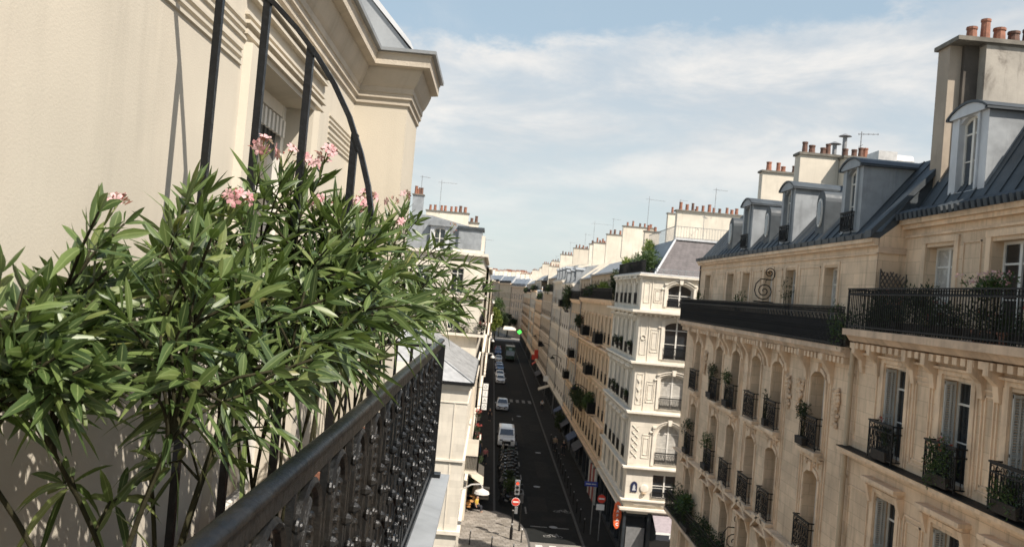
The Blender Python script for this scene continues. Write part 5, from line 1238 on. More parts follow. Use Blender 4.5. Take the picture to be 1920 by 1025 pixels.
# row on to the far crossing
lastx = -.9
for i, (y0, y1, x0, zt, mt, lab) in enumerate(((101.2, 140, -.75, 20.5, 'render_cream', 'narrow sunlit building after the tall white one'), (140.2, 190, -.45, 19.5, 'render_beige', 'narrowly seen building halfway down the left side'), (190.2, 250, -.1, 20, 'render_cream', 'narrowly seen building toward the far left end'), (250.2, 303, .2, 14, 'render_tan', 'last low building on the left by the trees'))):
    t = thing('apartment_building', lab, 'building', (x0, y0, 0)); FE = frame(x0, y1, 'E'); L = y1-y0; n = int(L/3); ex = [L*(k+.5)/n for k in range(n)]
    fl_ = [(4.6, 6.8), (7.8, 10), (11, 13.2)]+([(14.4, 16.5)] if zt > 18 else [])
    mb = MB(FE); wall_sheet(mb, L, 0, zt, [(x-.55, x+.55, a, b_, 0) for x in ex for a, b_ in fl_], .2); mb.build('wall', mt, t)
    MB().box(x0-12, x0-.3, y0, y1, 0, zt).build('side_wall', mt, t)
    for x in ex:
        for a, b_ in fl_: add_window(t, FE, x, a, 1.1, b_-a, 0, .18)
    m = MB(); m.box(x0, x0+.35, y0, y1, zt-.2, zt); m.box(x0, x0+.3, y0, y1, 10.4, 10.55); m.box(x0, x0+.3, y0, y1, 3.6, 3.8); m.build('cornice', 'stone_white_trim', t)
    m = MB(); m.prism([(x0, zt), (x0-1.6, zt+2.6), (x0-12, zt+3), (x0-12, zt)], 'y', y0, y1); fixn(m.build('roof', 'zinc', t))
    for k in range(3): yy = y0+L*(k+.7)/3; chimney(t, x0-7, x0-2.5, yy-.7, yy, zt, zt+4.4, pots=5, rnd=rA)
sgn = thing('hotel_sign', 'vertical sign of bright white letter blocks above the left pavement', 'sign', (-.3, 82, 5))
HX, HY, HZ = 0.05, 95.0, 4.6
for i in range(4): bq = MB().box(HX-.28, HX+.28, HY, HY+.16, HZ+i*.74, HZ+i*.74+.66).build('letter_block', 'sign_white', sgn)
MB().box(-1.1, HX-.28, HY+.04, HY+.1, HZ+.3, HZ+.36).box(-1.1, HX-.28, HY+.04, HY+.1, HZ+2.4, HZ+2.46).box(HX-.3, HX+.3, HY+.16, HY+.2, HZ-.1, HZ+3.0).build('bracket', 'iron_matt', sgn)
for i, ch in enumerate('OIAO'): text(sgn, ch, 'zinc', facing_S(HX, HY-.01, HZ+2.55-i*.74), .5)
# ================================================================ STREET THINGS
def wheel(parent, x, y, z, r, w):
    t = MB().lathe([(r*.55, -w/2), (r*.93, -w/2), (r, -w*.3), (r, w*.3), (r*.93, w/2), (r*.55, w/2)], (x, y, z), 16, 'x').build('tyre', 'rubber', parent)
    MB().lathe([(.02, -w*.46), (r*.58, -w*.42), (r*.58, w*.42), (.02, w*.46)], (x, y, z), 12, 'x').build('rim', 'metal_pale', t)
def car(label, x, y, L=4.1, W=1.75, H=1.45, paint='paint_white', kind='hatch', cat='car'):
    """front faces -y; x,y = centre of front bumper"""
    van = kind == 'van'
    t = thing('parked_van' if van else 'parked_car', label, cat, (x, y+L/2, 0), 0, None if van else 'cars parked along the left kerb')
    if van: pf = [(0, .35, .72, .50), (.08, .30, .95, .62), (.35, .28, 1.10, .95), (1.05, .28, 1.22, 1.22)]; roof = [(1.05, 1.22, .94), (1.75, 1.90, .80), (2.2, H, .78), (L-.25, H, .78), (L-.02, 1.5, .84)]; belt = 1.2
    else: pf = [(0, .30, .60, .52), (.10, .25, .74, .66), (.5, .22, .84, .8), (1.15, .22, .95, .86)]; roof = [(1.15, .95, .86), (1.85, H-.04, .62), (2.3, H, .64), (L-.9, H-.04, .62), (L-.12, .98, .80)]; belt = .93
    hw = W/2; m = MB(); rings = []
    def ring(yy, z0, zs, zt, wt):  # lower body + tumblehome to top
        return [(-hw*.86, yy, z0), (-hw, yy, z0+.18), (-hw, yy, zs*.82), (-hw*.97, yy, zs), (-hw*wt, yy, zt), (-hw*wt*.72, yy, zt+.035), (hw*wt*.72, yy, zt+.035), (hw*wt, yy, zt), (hw*.97, yy, zs), (hw, yy, zs*.82), (hw, yy, z0+.18), (hw*.86, yy, z0)]
    st = [(0.0, .32, pf[0][2]*.93, pf[0][2], .80), (.07, .25, pf[1][2]*.95, pf[1][2], .88), (pf[2][0], .22, pf[2][2]*.96, pf[2][2], .92), (pf[3][0], .22, belt*.98, pf[3][2]+.0, .93)]
    st += [(roof[1][0], .22, belt, roof[1][1], .80 if not van else .88), (roof[2][0], .22, belt, roof[2][1], .78 if not van else .88), (roof[3][0], .22, belt, roof[3][1], .78 if not van else .88), (L-.12, .24, belt, roof[4][1]+.02, .88), (L, .34, belt*.85, belt*.9, .86)]
    vs = []; k = 12
    for yy, z0, zs, zt, wt in st: vs += ring(yy, z0, zs, zt, wt)
    n = len(st); fs = [(i*k+j, i*k+(j+1) % k, (i+1)*k+(j+1) % k, (i+1)*k+j) for i in range(n-1) for j in range(k)]+[tuple(range(k)), tuple(range(n*k-1, (n-1)*k-1, -1))]
    T = Matrix.Translation((x, y, 0)); m.M = T; m.add(vs, fs); b = fixn(m.build('body', paint, t, smooth=False))
    def onbody(i, j0, j1, s0, s1, e=.012): pass
    g = MB(T); wt = .80 if not van else .88; y3, y4, y5, y6 = st[3][0], st[4][0], st[5][0], st[6][0]; z4, z6 = st[4][3], st[6][3]
    up = .02
    z3 = st[3][3]; sl_o = (z4-z3)/(y4-y3); zb_, zt_ = z3+.035+sl_o*.06+.03, z4+.035-sl_o*.05+.03
    g.quad((-hw*.80, y3+.06, zb_), (hw*.80, y3+.06, zb_), (hw*wt*.80, y4-.05, zt_), (-hw*wt*.80, y4-.05, zt_)); g.build('windscreen', 'car_glass', t)
    g = MB(T)
    for s in (-1, 1):
        g.add([(s*hw*.985, y3+.35, belt+.03), (s*hw*.985, (L*.5 if van else y6+.3), belt+.03), (s*(hw*wt+.045), (L*.5 if van else y6), z6-.09), (s*(hw*wt+.045), y4+.05, z4-.09)], [(0, 1, 2, 3)])
    g.build('side_window', 'car_glass', t)
    MB(T).quad((-hw*.70, L-.10, belt+.08), (hw*.70, L-.10, belt+.08), (hw*.6, y6+.06, z6-.02), (-hw*.6, y6+.06, z6-.02)).build('rear_window', 'car_glass', t)
    hz_ = .64 if not van else .86
    for s in (-1, 1): MB(T).box(s*hw*.62-.17, s*hw*.62+.17, -.015, .10, hz_, hz_+.13).build('headlight', 'glass_sky', t)
    MB(T).box(-hw*.5, hw*.5, -.02, .05, .42, hz_-.02).build('grille', 'black_plastic', t); MB(T).box(-.26, .26, -.035, -.021, .40, .51).build('number_plate', 'sign_white', t)
    MB(T).box(-hw*.9, hw*.9, -.05, .04, .26, .38).build('bumper', 'black_plastic' if van else paint, t)
    for s in (-1, 1): MB(T).box(s*(hw+.02)-.02 if s > 0 else -(hw+.18), (hw+.18) if s > 0 else -(hw+.0), y3+.30, y3+.42, belt+.02, belt+.2+(.1 if van else 0)).build('mirror', 'black_plastic' if van else paint, t)
    r = .31 if not van else .35
    for s in (-1, 1):
        for yy in (.75 if not van else .95, L-.75): wheel(t, x+s*(hw-.08), y+yy, r, r, .2)
    if van:
        MB(T).box(-hw*.7, hw*.7, L*.5, L*.5+.03, H+.03, H+.05).box(-hw*.7, hw*.7, L*.75, L*.75+.03, H+.03, H+.05).build('roof_rib', paint, t)
    return t
car('white van parked along the left kerb behind the motorcycles', 2.95, 98, 5.3, 2.0, 2.0, 'paint_white', 'van', 'van')
car('pale silver estate car with dark windows parked behind the white van', 2.78, 127.6, 4.5, 1.85, 1.6, 'paint_silver')
car('nearest of two white cars parked bumper to bumper beyond the silver one', 2.76, 164, 4.2, 1.8, 1.5, 'paint_white')
car('second white car of the two parked bumper to bumper', 2.70, 173.5, 4.3, 1.8, 1.5, 'paint_white')
car('blue car parked just behind the two white ones', 2.8, 188.5, 4.3, 1.8, 1.5, 'paint_blue')
car('grey-blue car directly behind the blue one', 2.7, 194.5, 4.3, 1.8, 1.5, 'paint_blue')
car('dark-windowed car with a white bonnet parked farther down', 2.7, 214, 4.3, 1.8, 1.5, 'paint_silver')
car('small red car parked last before the far crossing', 2.65, 246, 4.2, 1.8, 1.7, 'paint_red')
car('blue-grey van-like car in front of the red one', 2.65, 236, 4.4, 1.85, 1.8, 'paint_blue')
# truck in the lane
tk = thing('truck', 'dark green lorry driving down the shaded lane in the distance', 'truck', (5.6, 224, 0))
m = MB(); m.box(4.4, 6.8, 219.6, 227, 1.0, 3.7).build('cargo_body', 'paint_green', tk); m = MB()
m.prism([(217.6, .6), (217.6, 1.5), (217.95, 2.7), (219.5, 2.8), (219.5, .6)], 'x', 4.5, 6.7); fixn(m.build('cab', 'paint_green', tk))
MB().add([(4.65, 217.57, 1.55), (6.55, 217.57, 1.55), (6.5, 217.90, 2.6), (4.7, 217.90, 2.6)], [(0, 1, 2, 3)]).build('windscreen', 'car_glass', tk)
MB().box(5.2, 6.0, 219.55, 219.59, 2.85, 3.3).build('sign_panel', 'cloth_teal', tk); MB().box(4.5, 6.7, 219.5, 227, .6, 1.0).build('chassis', 'black_plastic', tk)
for s in (4.65, 6.55):
    for yy in (218.6, 225.3): wheel(tk, s, yy, .5, .5, .3)
for s in (4.75, 6.45): MB().box(s-.15, s+.15, 217.55, 217.6, .8, .95).build('headlight', 'glass_sky', tk)

# scooters and motorcycles in the bay by the kerb
def scooter(loc, rz, paint, label, screen=True):
    t = thing('scooter', label, 'scooter', loc, rz, 'scooters parked in the shaded bay'); T = wm(t)
    for yy in (-.62, .62):
        ty = MB(T).lathe([(.15, -.055), (.235, -.05), (.26, 0), (.235, .05), (.15, .055)], (0, yy, .26), 14, 'x').build('wheel', 'rubber', t)
        MB(T).lathe([(.02, -.03), (.155, -.04), (.155, .04), (.02, .03)], (0, yy, .26), 10, 'x').build('rim', 'metal_grey', ty)
    m = MB(T)
    secs = [(-.70, .30, .50, .10), (-.55, .34, .80, .17), (-.44, .28, 1.0, .19), (-.36, .24, .98, .17), (-.30, .22, .40, .15), (.0, .22, .38, .15), (.10, .24, .62, .15), (.30, .28, .74, .17), (.62, .40, .76, .15), (.86, .52, .72, .08)]
    vs = []
    for yy, z0, z1, w_ in secs: vs += [(-w_*.7, yy, z0), (-w_, yy, (z0+z1)/2), (-w_*.75, yy, z1), (w_*.75, yy, z1), (w_, yy, (z0+z1)/2), (w_*.7, yy, z0)]
    k, n = 6, len(secs); m.add(vs, [(i*k+j, i*k+(j+1) % k, (i+1)*k+(j+1) % k, (i+1)*k+j) for i in range(n-1) for j in range(k)]+[tuple(range(k)), tuple(range(n*k-1, (n-1)*k-1, -1))])
    fixn(m.build('body', paint, t))
    MB(T).prism([(.06, .64), (.85, .73), (.84, .82), (.45, .84), (.30, .77), (.08, .76)], 'x', -.15, .15).build('seat', 'black_plastic', t)
    MB(T).tube([(-.34, -.30, 1.03), (-.2, -.40, 1.06), (0, -.44, 1.02), (.2, -.40, 1.06), (.34, -.30, 1.03)], .02, 6).build('handlebar', 'black_plastic', t)
    for s in (-1, 1): MB(T).tube([(s*.2, -.40, 1.06), (s*.3, -.42, 1.25)], .01, 4).lathe([(.02, -.02), (.07, 0), (.02, .02)], (s*.3, -.42, 1.27), 8, 'y').build('mirror', 'chrome', t)
    MB(T).lathe([(.03, -.06), (.09, -.03), (.1, .03)], (0, -.58, .80), 10, 'y').build('headlight', 'glass_sky', t)
    if screen: MB(T).add([(-.17, -.50, .98), (.17, -.50, .98), (.15, -.38, 1.36), (-.15, -.38, 1.36), (0, -.55, 1.0), (0, -.43, 1.40)], [(0, 4, 5, 3), (4, 1, 2, 5)]).build('windscreen', 'glass_sky', t)
    MB(T).box(-.14, .14, .82, 1.06, .80, 1.04).build('top_box', 'black_plastic', t)
    return t
rs = random.Random(8)
cols = ['paint_dark', 'paint_dark', 'paint_green', 'paint_dark', 'metal_grey', 'paint_dark', 'paint_dark', 'paint_dark', 'paint_dark', 'paint_dark', 'paint_dark', 'paint_dark', 'paint_dark', 'paint_green']
posn = ['first from the traffic light', 'second from the traffic light', 'dark green, third from the traffic light', 'fourth from the traffic light', 'grey, fifth from the traffic light', 'sixth from the traffic light', 'seventh from the traffic light', 'eighth from the traffic light', 'ninth from the traffic light', 'tenth from the traffic light', 'eleventh from the traffic light', 'twelfth from the traffic light', 'thirteenth from the traffic light, near the van', 'dark green, closest to the white van']
for i in range(14):
    scooter((2.85+rs.uniform(-.15, .15), 72.3+i*1.75+rs.uniform(-.1, .1), 0), -pi/2+rs.uniform(-.25, .25) , cols[i], 'scooter parked across the shaded bay, '+posn[i], i % 2 == 0)
planter_bush('leafy green shrub in a pot among the parked scooters behind the traffic light', (3.0, 74.4, 1.25), (.7, .9, .75), 520, .22, 3, 'shrub_leaf')
planter_bush('second leafy shrub farther among the parked scooters', (2.9, 79.3, 1.2), (.6, .8, .65), 360, .2, 4, 'dark_leaf')

# traffic light with no-entry sign
tl = thing('traffic_light', 'traffic light showing red above a no-entry sign on the sunlit paved corner', 'traffic light', (2.78, 62, .12))
x, y = 2.78, 62.0
MB().lathe([(.11, .12), (.11, .9), (.075, 1.0), (.06, 1.1), (.06, 4.35)], (x, y, 0), 12).build('pole', 'iron_matt', tl)
MB().lathe([(.065, 0), (.065, .12)], (x, y, 1.18), 10).lathe([(.065, 0), (.065, .09)], (x, y, 2.2), 10).build('pole_band', 'metal_pale', tl)
MB().box(x-.02, x+.34, y-.20, y+.10, 3.40, 4.42).build('signal_housing', 'metal_grey', tl)
MB().lathe([(.10, 0), (.10, -.02)], (x+.16, y-.20, 4.22), 16, 'y').build('red_lamp', 'lit_red', tl)
for z in (3.92, 3.62): MB().lathe([(.10, 0), (.10, -.02)], (x+.16, y-.20, z), 16, 'y').build('unlit_lamp', 'black_plastic', tl)
vz = MB()
for z in (4.22, 3.92, 3.62): vz.tube([(x+.16+.115*cos(pi*i/8), y-.26, z+.115*sin(pi*i/8)) for i in range(9)], .02, 4)
vz.build('lamp_hood', 'black_plastic', tl)
MB().lathe([(.30, 0), (.30, -.02)], (x+.12, y-.30, 2.92), 28, 'y').build('sign_rim', 'sign_white', tl); MB().lathe([(.28, 0), (.28, -.004)], (x+.12, y-.323, 2.92), 28, 'y').build('sign_disc', 'sign_red', tl)
MB().box(x-.08, x+.32, y-.345, y-.33, 2.875, 2.965).build('sign_bar', 'sign_white', tl)
MB().box(x+.10, x+.32, y-.02, y+.18, 2.0, 2.45).build('pedestrian_signal', 'metal_grey', tl)
MB().tube([(x, y-.28, 2.92), (x, y, 2.92)], .02, 5).build('bracket', 'iron_matt', tl)
p2_ = thing('sign_post', 'dark thin signal post just behind the traffic light at the shadow edge', 'post', (3.46, 64.4, .12))
MB().lathe([(.08, .12), (.08, .5), (.05, .6), (.05, 2.6)], (3.46, 64.4, 0), 10).build('pole', 'iron_matt', p2_); MB().box(3.34, 3.58, 64.3, 64.45, 2.2, 2.9).build('signal_box', 'black_plastic', p2_)
def bollard(x, y, label, grp, h=.95, white=True):
    t = thing('bollard', label, 'bollard', (x, y, .12), 0, grp)
    MB().lathe([(.055, .12), (.055, .20), (.038, .22), (.038, h)], (x, y, 0), 10).build('post', 'iron_matt', t)
    MB().lathe([(.04, 0), (.052, .03), (.045, .09), (.015, .12)], (x, y, h), 10).build('cap', 'sign_white' if white else 'metal_grey', t)
for (x, y, lab) in ((-.16, 60, 'white-capped bollard standing apart at the left of the sunlit paving'), (1.37, 59, 'white-capped bollard low on the sunlit paving between two others'), (2.83, 57.6, 'white-capped bollard in front of the traffic light foot'), (3.52, 61.5, 'white-capped bollard at the kerb right of the traffic light')): bollard(x, y, lab, 'white-capped bollards on the sunlit corner', 1.0)
pos_ = ['nearest the corner bar', 'second from the corner bar', 'third from the corner bar', 'fourth from the corner bar', 'fifth from the corner bar', 'sixth from the corner bar', 'seventh from the corner bar', 'eighth from the corner bar', 'ninth from the corner bar', 'tenth from the corner bar', 'eleventh from the corner bar', 'last of the near run', 'first after the run by the couple', 'farthest']
for i in range(14): bollard(8.42, 65.2+i*2.9, 'black bollard along the right kerb, '+pos_[i], 'black bollards along the right kerb', 1.15, False)
wall_lamp('large pale street lamp dome on a curved arm over the left pavement', -.95, 50.5, 6.1, 1.28, 1.3, 'render_grey', .46)
for (y, z) in ((108, 9.5), (150, 9)): wall_lamp('small pale wall lamp %s on the left facades' % ('nearer' if y < 120 else 'farther'), -.7, y, z, 1.3, 1.2, 'metal_pale', .3)
# cafe: closed parasol, tables, chairs, crate
cp = thing('parasol', 'closed cream cafe parasol beside the lamp dome', 'parasol', (-.05, 71.5, .13))
MB().lathe([(.05, .8), (.26, .85), (.30, 1.1), (.20, 1.7), (.22, 1.75), (.10, 2.4), (.02, 2.75)], (-.05, 71.5, 0), 9).build('canopy', 'parasol', cp)
MB().lathe([(.25, .13), (.25, .2), (.03, .22), (.03, 1.0)], (-.05, 71.5, 0), 12).build('stand', 'metal_grey', cp)
ct = thing('slatted_crate', 'pale slatted wooden crate on the shaded pavement under the lamp', 'crate', (.55, 73.2, .13))
for i in range(4): MB().box(.05, 1.1, 72.9, 73.5, .15+i*.26, .33+i*.26).build('slat', 'wood_crate', ct)
MB().box(.08, .14, 72.95, 73.45, .13, 1.1).box(1.0, 1.06, 72.95, 73.45, .13, 1.1).build('post', 'wood_crate', ct)
def cafe_table(x, y, label):
    t = thing('cafe_table', label, 'table', (x, y, .13), 0, 'cafe tables'); MB().lathe([(.33, .84), (.34, .86), (.33, .88)], (x, y, 0), 18).build('tabletop', 'wood_orange', t)
    MB().lathe([(.22, .13), (.2, .16), (.03, .18), (.03, .84)], (x, y, 0), 10).build('pedestal', 'iron_matt', t)
def cafe_chair(x, y, rz, label):
    t = thing('cafe_chair', label, 'chair', (x, y, .13), rz, 'cafe chairs'); T = wm(t)
    MB(T).box(-.2, .2, -.2, .2, .43, .46).build('seat', 'wood_orange', t); MB(T).box(-.2, .2, .18, .21, .62, .86).build('backrest', 'wood_orange', t)
    for a in (-.18, .18):
        for b_ in (-.18, .18): MB(T).tube([(a, b_, 0), (a*.95, b_, .43 if b_ < 0 else .88)], .014, 5).build('leg', 'iron_matt', t)
cafe_table(-.35, 69.2, 'round cafe table nearest the sunlit paving'); cafe_table(-.35, 71.0, 'round cafe table just behind the first')
cafe_chair(-.55, 68.5, pi, 'orange-brown cafe chair at the sunlit end of the terrace'); cafe_chair(.05, 70.2, 2.6, 'orange-brown cafe chair between the two tables')

# people
def person(label, x, y, z, face, cols, hgt=1.7, arm=0.15, stride=.18, seated=False):
    t = thing('person', label, 'person', (x, y, z), face); s = hgt/1.7; T = wm(t)
    def skin(name, verts, edges, rad, mat, parent):
        me = bpy.data.meshes.new(name); me.from_pydata([tuple(Vector(v)*s) for v in verts], edges, []); me.materials.append(MT[mat])
        o = bpy.data.objects.new(name, me); COL.objects.link(o); o.parent = parent; WM[o.name] = T
        md = o.modifiers.new('skin', 'SKIN')
        for i, r in enumerate(rad): me.skin_vertices[0].data[i].radius = (r*s, r*s*.85)
        me.skin_vertices[0].data[0].use_root = True; o.modifiers.new('sub', 'SUBSURF').levels = 1; o.modifiers['sub'].render_levels = 2
        return o
    hip = .92 if not seated else .50
    if seated: kn = [(.10, -.42, .50), (-.10, -.42, .50)]; ft = [(.10, -.42, .08), (-.10, -.42, .08)]
    else: kn = [(.09, -stride*.6, .50), (-.09, stride*.4, .50)]; ft = [(.09, -stride, .08), (-.09, stride*1.2, .08)]
    toes = [(f[0], f[1]-.14, .03) for f in ft]; d = hip-.92
    V = [(0, 0, hip), (0, 0, 1.15+d), (0, 0, 1.36+d), (0, -.01, 1.47+d), (0, -.02, 1.56+d), (0, -.02, 1.66+d),
         (.18, 0, 1.40+d), (.24, .02, 1.12+d), (.24, -.12-arm*.3, .88+d), (.24, -.17-arm*.3, .80+d), (-.18, 0, 1.40+d), (-.24, .02, 1.12+d), (-.24, -.1, .88+d), (-.24, -.14, .80+d),
         (.09, 0, hip-.02), kn[0], ft[0], toes[0], (-.09, 0, hip-.02), kn[1], ft[1], toes[1], (0, -.125, 1.57+d)]
    Ed = [(0, 1), (1, 2), (2, 3), (3, 4), (4, 5), (2, 6), (6, 7), (7, 8), (8, 9), (2, 10), (10, 11), (11, 12), (12, 13), (0, 14), (14, 15), (15, 16), (16, 17), (0, 18), (18, 19), (19, 20), (20, 21), (4, 22)]
    Rd = [.13, .12, .13, .055, .095, .085, .06, .045, .032, .035, .06, .045, .032, .035, .085, .058, .04, .035, .085, .058, .04, .035, .02]
    body = skin('body', V, Ed, Rd, 'skin', t)
    skin('shirt', [V[i] for i in (0, 1, 2, 6, 7, 10, 11)], [(0, 1), (1, 2), (2, 3), (3, 4), (2, 5), (5, 6)], [.15, .14, .15, .08, .062, .08, .062], cols[0], t)
    skin('trousers', [V[i] for i in (0, 14, 15, 16, 18, 19, 20)], [(0, 1), (1, 2), (2, 3), (0, 4), (4, 5), (5, 6)], [.145, .10, .075, .06, .10, .075, .06], cols[1], t)
    skin('hair', [(0, .02, 1.60+d), (0, .0, 1.69+d)], [(0, 1)], [.10, .095], cols[2], t)
    return t
person('person in a red-pink top walking on the left pavement', .6, 87.8, .13, 0.2, ('cloth_pink', 'cloth_dark', 'hair_dark'))
person('person in dark clothes with a pale hat on the left pavement near the letter sign', .95, 116.6, .13, .1, ('cloth_dark', 'cloth_dark', 'cloth_teal'))
person('person in a white shirt walking on the right pavement far down', 8.9, 131, .13, 3.1, ('cloth_white', 'cloth_dark', 'hair_dark'))
person('person in a dark coat walking close to the right shop fronts', 9.35, 96, .13, 3.3, ('cloth_dark', 'cloth_dark', 'cloth_white'))
person('person in a tan coat by the right kerb next to the dark-coated walker', 8.55, 98.2, .13, 3.0, ('cloth_tan', 'cloth_dark', 'cloth_teal'))
person('person in a yellow top sitting by the cafe tables', .12, 68.9, .13, 1.2, ('cloth_yellow', 'cloth_dark', 'hair_dark'), seated=True)
person('person in dark clothes beside the white van side of the left pavement', -.1, 93, .13, .3, ('cloth_dark', 'cloth_blue', 'hair_dark'))
# pharmacy cross
px = thing('pharmacy_cross', 'glowing green pharmacy cross hanging over the distant right pavement', 'sign', (10.2, 255, 5.5))
c_ = at(974, 622, Y=252); X0, Z0 = c_.x, c_.z
MB().box(X0-.28, X0+.28, 252, 252.2, Z0-.6, Z0+.6).box(X0-.6, X0-.28, 252, 252.2, Z0-.28, Z0+.28).box(X0+.28, X0+.6, 252, 252.2, Z0-.28, Z0+.28).build('cross', 'lit_green', px)
MB().box(X0+.3, 10.8, 252.06, 252.14, Z0+.35, Z0+.43).build('arm', 'iron_matt', px)
cnp = thing('market_canopy', 'bright cream canopy in the sun beyond the far crossing', 'canopy', (7.5, 330, 0))
MB().add([(5.2, 330, 4.2), (9.5, 330, 4.2), (9.8, 327, 3.2), (4.9, 327, 3.2)], [(0, 1, 2, 3)]).box(4.9, 9.8, 326.95, 327, 2.9, 3.2).build('cloth', 'parasol', cnp)
MB().tube([(5.1, 327.2, 0), (5.1, 327.2, 3.2)], .04, 5).tube([(9.6, 327.2, 0), (9.6, 327.2, 3.2)], .04, 5).build('post', 'metal_grey', cnp)

# trees at the far crossing
def tree(label, x, y, h, r, mat, seed, n=2600, size=.5, base=2.6):
    rnd = random.Random(seed); t = thing('tree', label, 'tree', (x, y, 0)); m = MB()
    m.tube([(x, y, 0), (x+.1, y, h*.3), (x-.05, y+.1, h*.55), (x, y, h*.8)], [.22, .17, .12, .05], 8)
    cl = []
    for i in range(9):
        a = rnd.uniform(0, 2*pi); z0 = h*rnd.uniform(.32, .6); q = (x+cos(a)*r*rnd.uniform(.35, .85), y+sin(a)*r*rnd.uniform(.35, .85), z0+h*rnd.uniform(.1, .3))
        m.tube([(x, y, z0), ((x+q[0])/2, (y+q[1])/2, z0+(q[2]-z0)*.6), q], [.09, .06, .02], 5); cl.append(q)
    m.build('trunk', 'bark', t); c = MB(); cl.append((x, y, h*.85))
    for q in cl: leaf_scatter(c, q, (r*rnd.uniform(.3, .5), r*rnd.uniform(.3, .5), h*rnd.uniform(.08, .16)), n//len(cl), size, rnd, .5)
    c.build('crown', mat, t); return t
tree('yellow-green tree hugging the left facades near the far crossing', .9, 262, 13.0, 2.2, 'pale_leaf', 1, 2200, .5)
tree('green street tree behind the yellow-green one', 1.5, 285, 15.5, 2.6, 'shrub_leaf', 2, 2200, .55)
tree('dark round tree left of centre beyond the far crossing', 3.2, 331, 9.5, 3.2, 'dark_leaf', 3, 2600, .6)
tree('dark tree right of centre beyond the far crossing', 6.6, 335, 9.0, 3.2, 'dark_leaf', 4, 2600, .6)
tree('dark tree at the far left beyond the crossing', .2, 329, 9.8, 3.0, 'dark_leaf', 5, 2200, .6)

# ================================================================ BALCONY PLANTS OPPOSITE
G = 'plants on the balconies opposite'
def bush(label, x, y, z, rx_, ry_, rz_, n, size, seed, mat='dark_leaf', fl=None, **k):
    if 'floor' not in k and z < 17.3 and y < 46:
        k['floor'] = (14.47 if y < 24 else (13.88 if z > 13.8 else (10.62 if z > 10.5 else 7.16)))
    elif 'floor' not in k and y < 46: k['floor'] = 17.8 if y < 24.4 else 17.26
    if y < 24.4: n = int(n*1.6); rx_ *= 1.1
    return planter_bush(label, (x, y, z), (rx_, ry_, rz_), n, size, seed, mat, 'plant', True, fl, G, **k)
bush('trailing green shrub where the two opposite balconies meet by the downpipe', 10.35, 24.9, 17.7, .4, .55, .8, 900, .09, 1, 'shrub_leaf')
bush('dark bushy plants behind the near balcony rail under the trellis', 10.75, 23.2, 18.2, .4, 1.1, .62, 1500, .1, 2, 'dark_leaf', ('petal_red', 7))
bush('leafy shrub before the first window of the near balcony', 10.75, 21.5, 18.55, .35, .5, .55, 800, .1, 3, 'dark_leaf')
bush('dark foliage in the middle of the near balcony', 10.75, 20.3, 18.15, .35, 1.0, .5, 900, .1, 33, 'dark_leaf', ('petal_red', 4))
bush('pink geraniums above the rail at the right edge of the photo', 10.55, 18.15, 18.95, .3, .75, .32, 700, .09, 4, 'shrub_leaf', ('petal_pink', 26))
bush('dark shrubs low on the near balcony at the right edge', 10.7, 17.6, 18.2, .35, 1.6, .5, 1200, .1, 5, 'dark_leaf', ('petal_red', 6))
for i in range(4):
    xx, yy = 10.55, 17.4+i*.33
    t = thing('flower_pot', 'terracotta pot on the near balcony floor, %s from the right edge' % ('first', 'second', 'third', 'fourth')[i], 'pot', (xx, yy, 17.76), 0, 'terracotta pots on the near balcony')
    MB().lathe([(.08, 17.77), (.12, 17.98), (.135, 17.98), (.135, 18.02), (.11, 18.02)], (xx, yy, 0), 12).build('pot', 'terracotta', t); MB().lathe([(.10, 18.0), (.02, 18.01)], (xx, yy, 0), 10).build('soil', 'soil', t)
bush('plant spilling from the top left window box of the nearest building', 10.38, 22.0, 15.15, .2, .5, .35, 420, .08, 6, 'dark_leaf', ('petal_red', 2))
bush('plant spilling over the middle window rail of the nearest building', 10.36, 19.05, 14.95, .22, .52, .6, 900, .08, 7, 'shrub_leaf', ('petal_red', 4))
bush('plant in the window box at the right edge of the nearest building', 10.36, 16.5, 14.9, .2, .5, .45, 600, .08, 8, 'shrub_leaf')
bush('thin twiggy plant at the left end of the top balcony opposite', 10.5, 43.3, 18.6, .3, .9, .7, 160, .1, 9, 'shrub_leaf')
bush('low spiky plant beside the iron scroll on the top balcony', 10.5, 36.2, 18.5, .3, .8, .45, 140, .12, 10, 'shrub_leaf')
bush('twiggy climber near the middle of the top balcony opposite', 10.6, 30.6, 18.6, .3, .9, .7, 110, .1, 11, 'dark_leaf')
bush('bushy window plant on the second pair of arched windows, upper floor', 10.36, 39.3, 15.1, .25, .5, .4, 420, .1, 12, 'dark_leaf')
bush('light green window plant on the right of the same pair, upper floor', 10.34, 36.5, 15.15, .25, .45, .4, 420, .1, 13, 'shrub_leaf')
bush('dark plant on the single window right of the pairs, upper floor', 10.33, 27.5, 14.95, .22, .4, .4, 520, .08, 14, 'dark_leaf')
bush('dark plant on the leftmost arched window, middle floor', 10.35, 43.1, 11.9, .25, .45, .4, 420, .1, 15, 'dark_leaf')
bush('leafy plant on the second arched window, middle floor', 10.35, 39.2, 11.9, .25, .5, .4, 420, .1, 16, 'shrub_leaf')
bush('white cloth-like flowering plant on an upper rail opposite', 10.35, 31.3, 14.95, .15, .2, .2, 60, .08, 17, 'dark_leaf')
bush('dense dark shrubs filling the far end of the low balcony opposite', 10.4, 43.0, 7.9, .45, 2.6, .8, 2600, .14, 18, 'dark_leaf')
bush('bright green fern-like plant on the low balcony opposite', 10.25, 41.5, 8.5, .5, .9, .5, 360, .22, 19, 'shrub_leaf')
bush('dark shrubs in the middle of the low balcony opposite', 10.4, 37.5, 7.8, .45, 2.6, .75, 2200, .14, 20, 'dark_leaf')
bush('dark shrubs at the near end of the low balcony', 10.4, 32.0, 7.8, .45, 2.6, .7, 1800, .14, 21, 'dark_leaf')
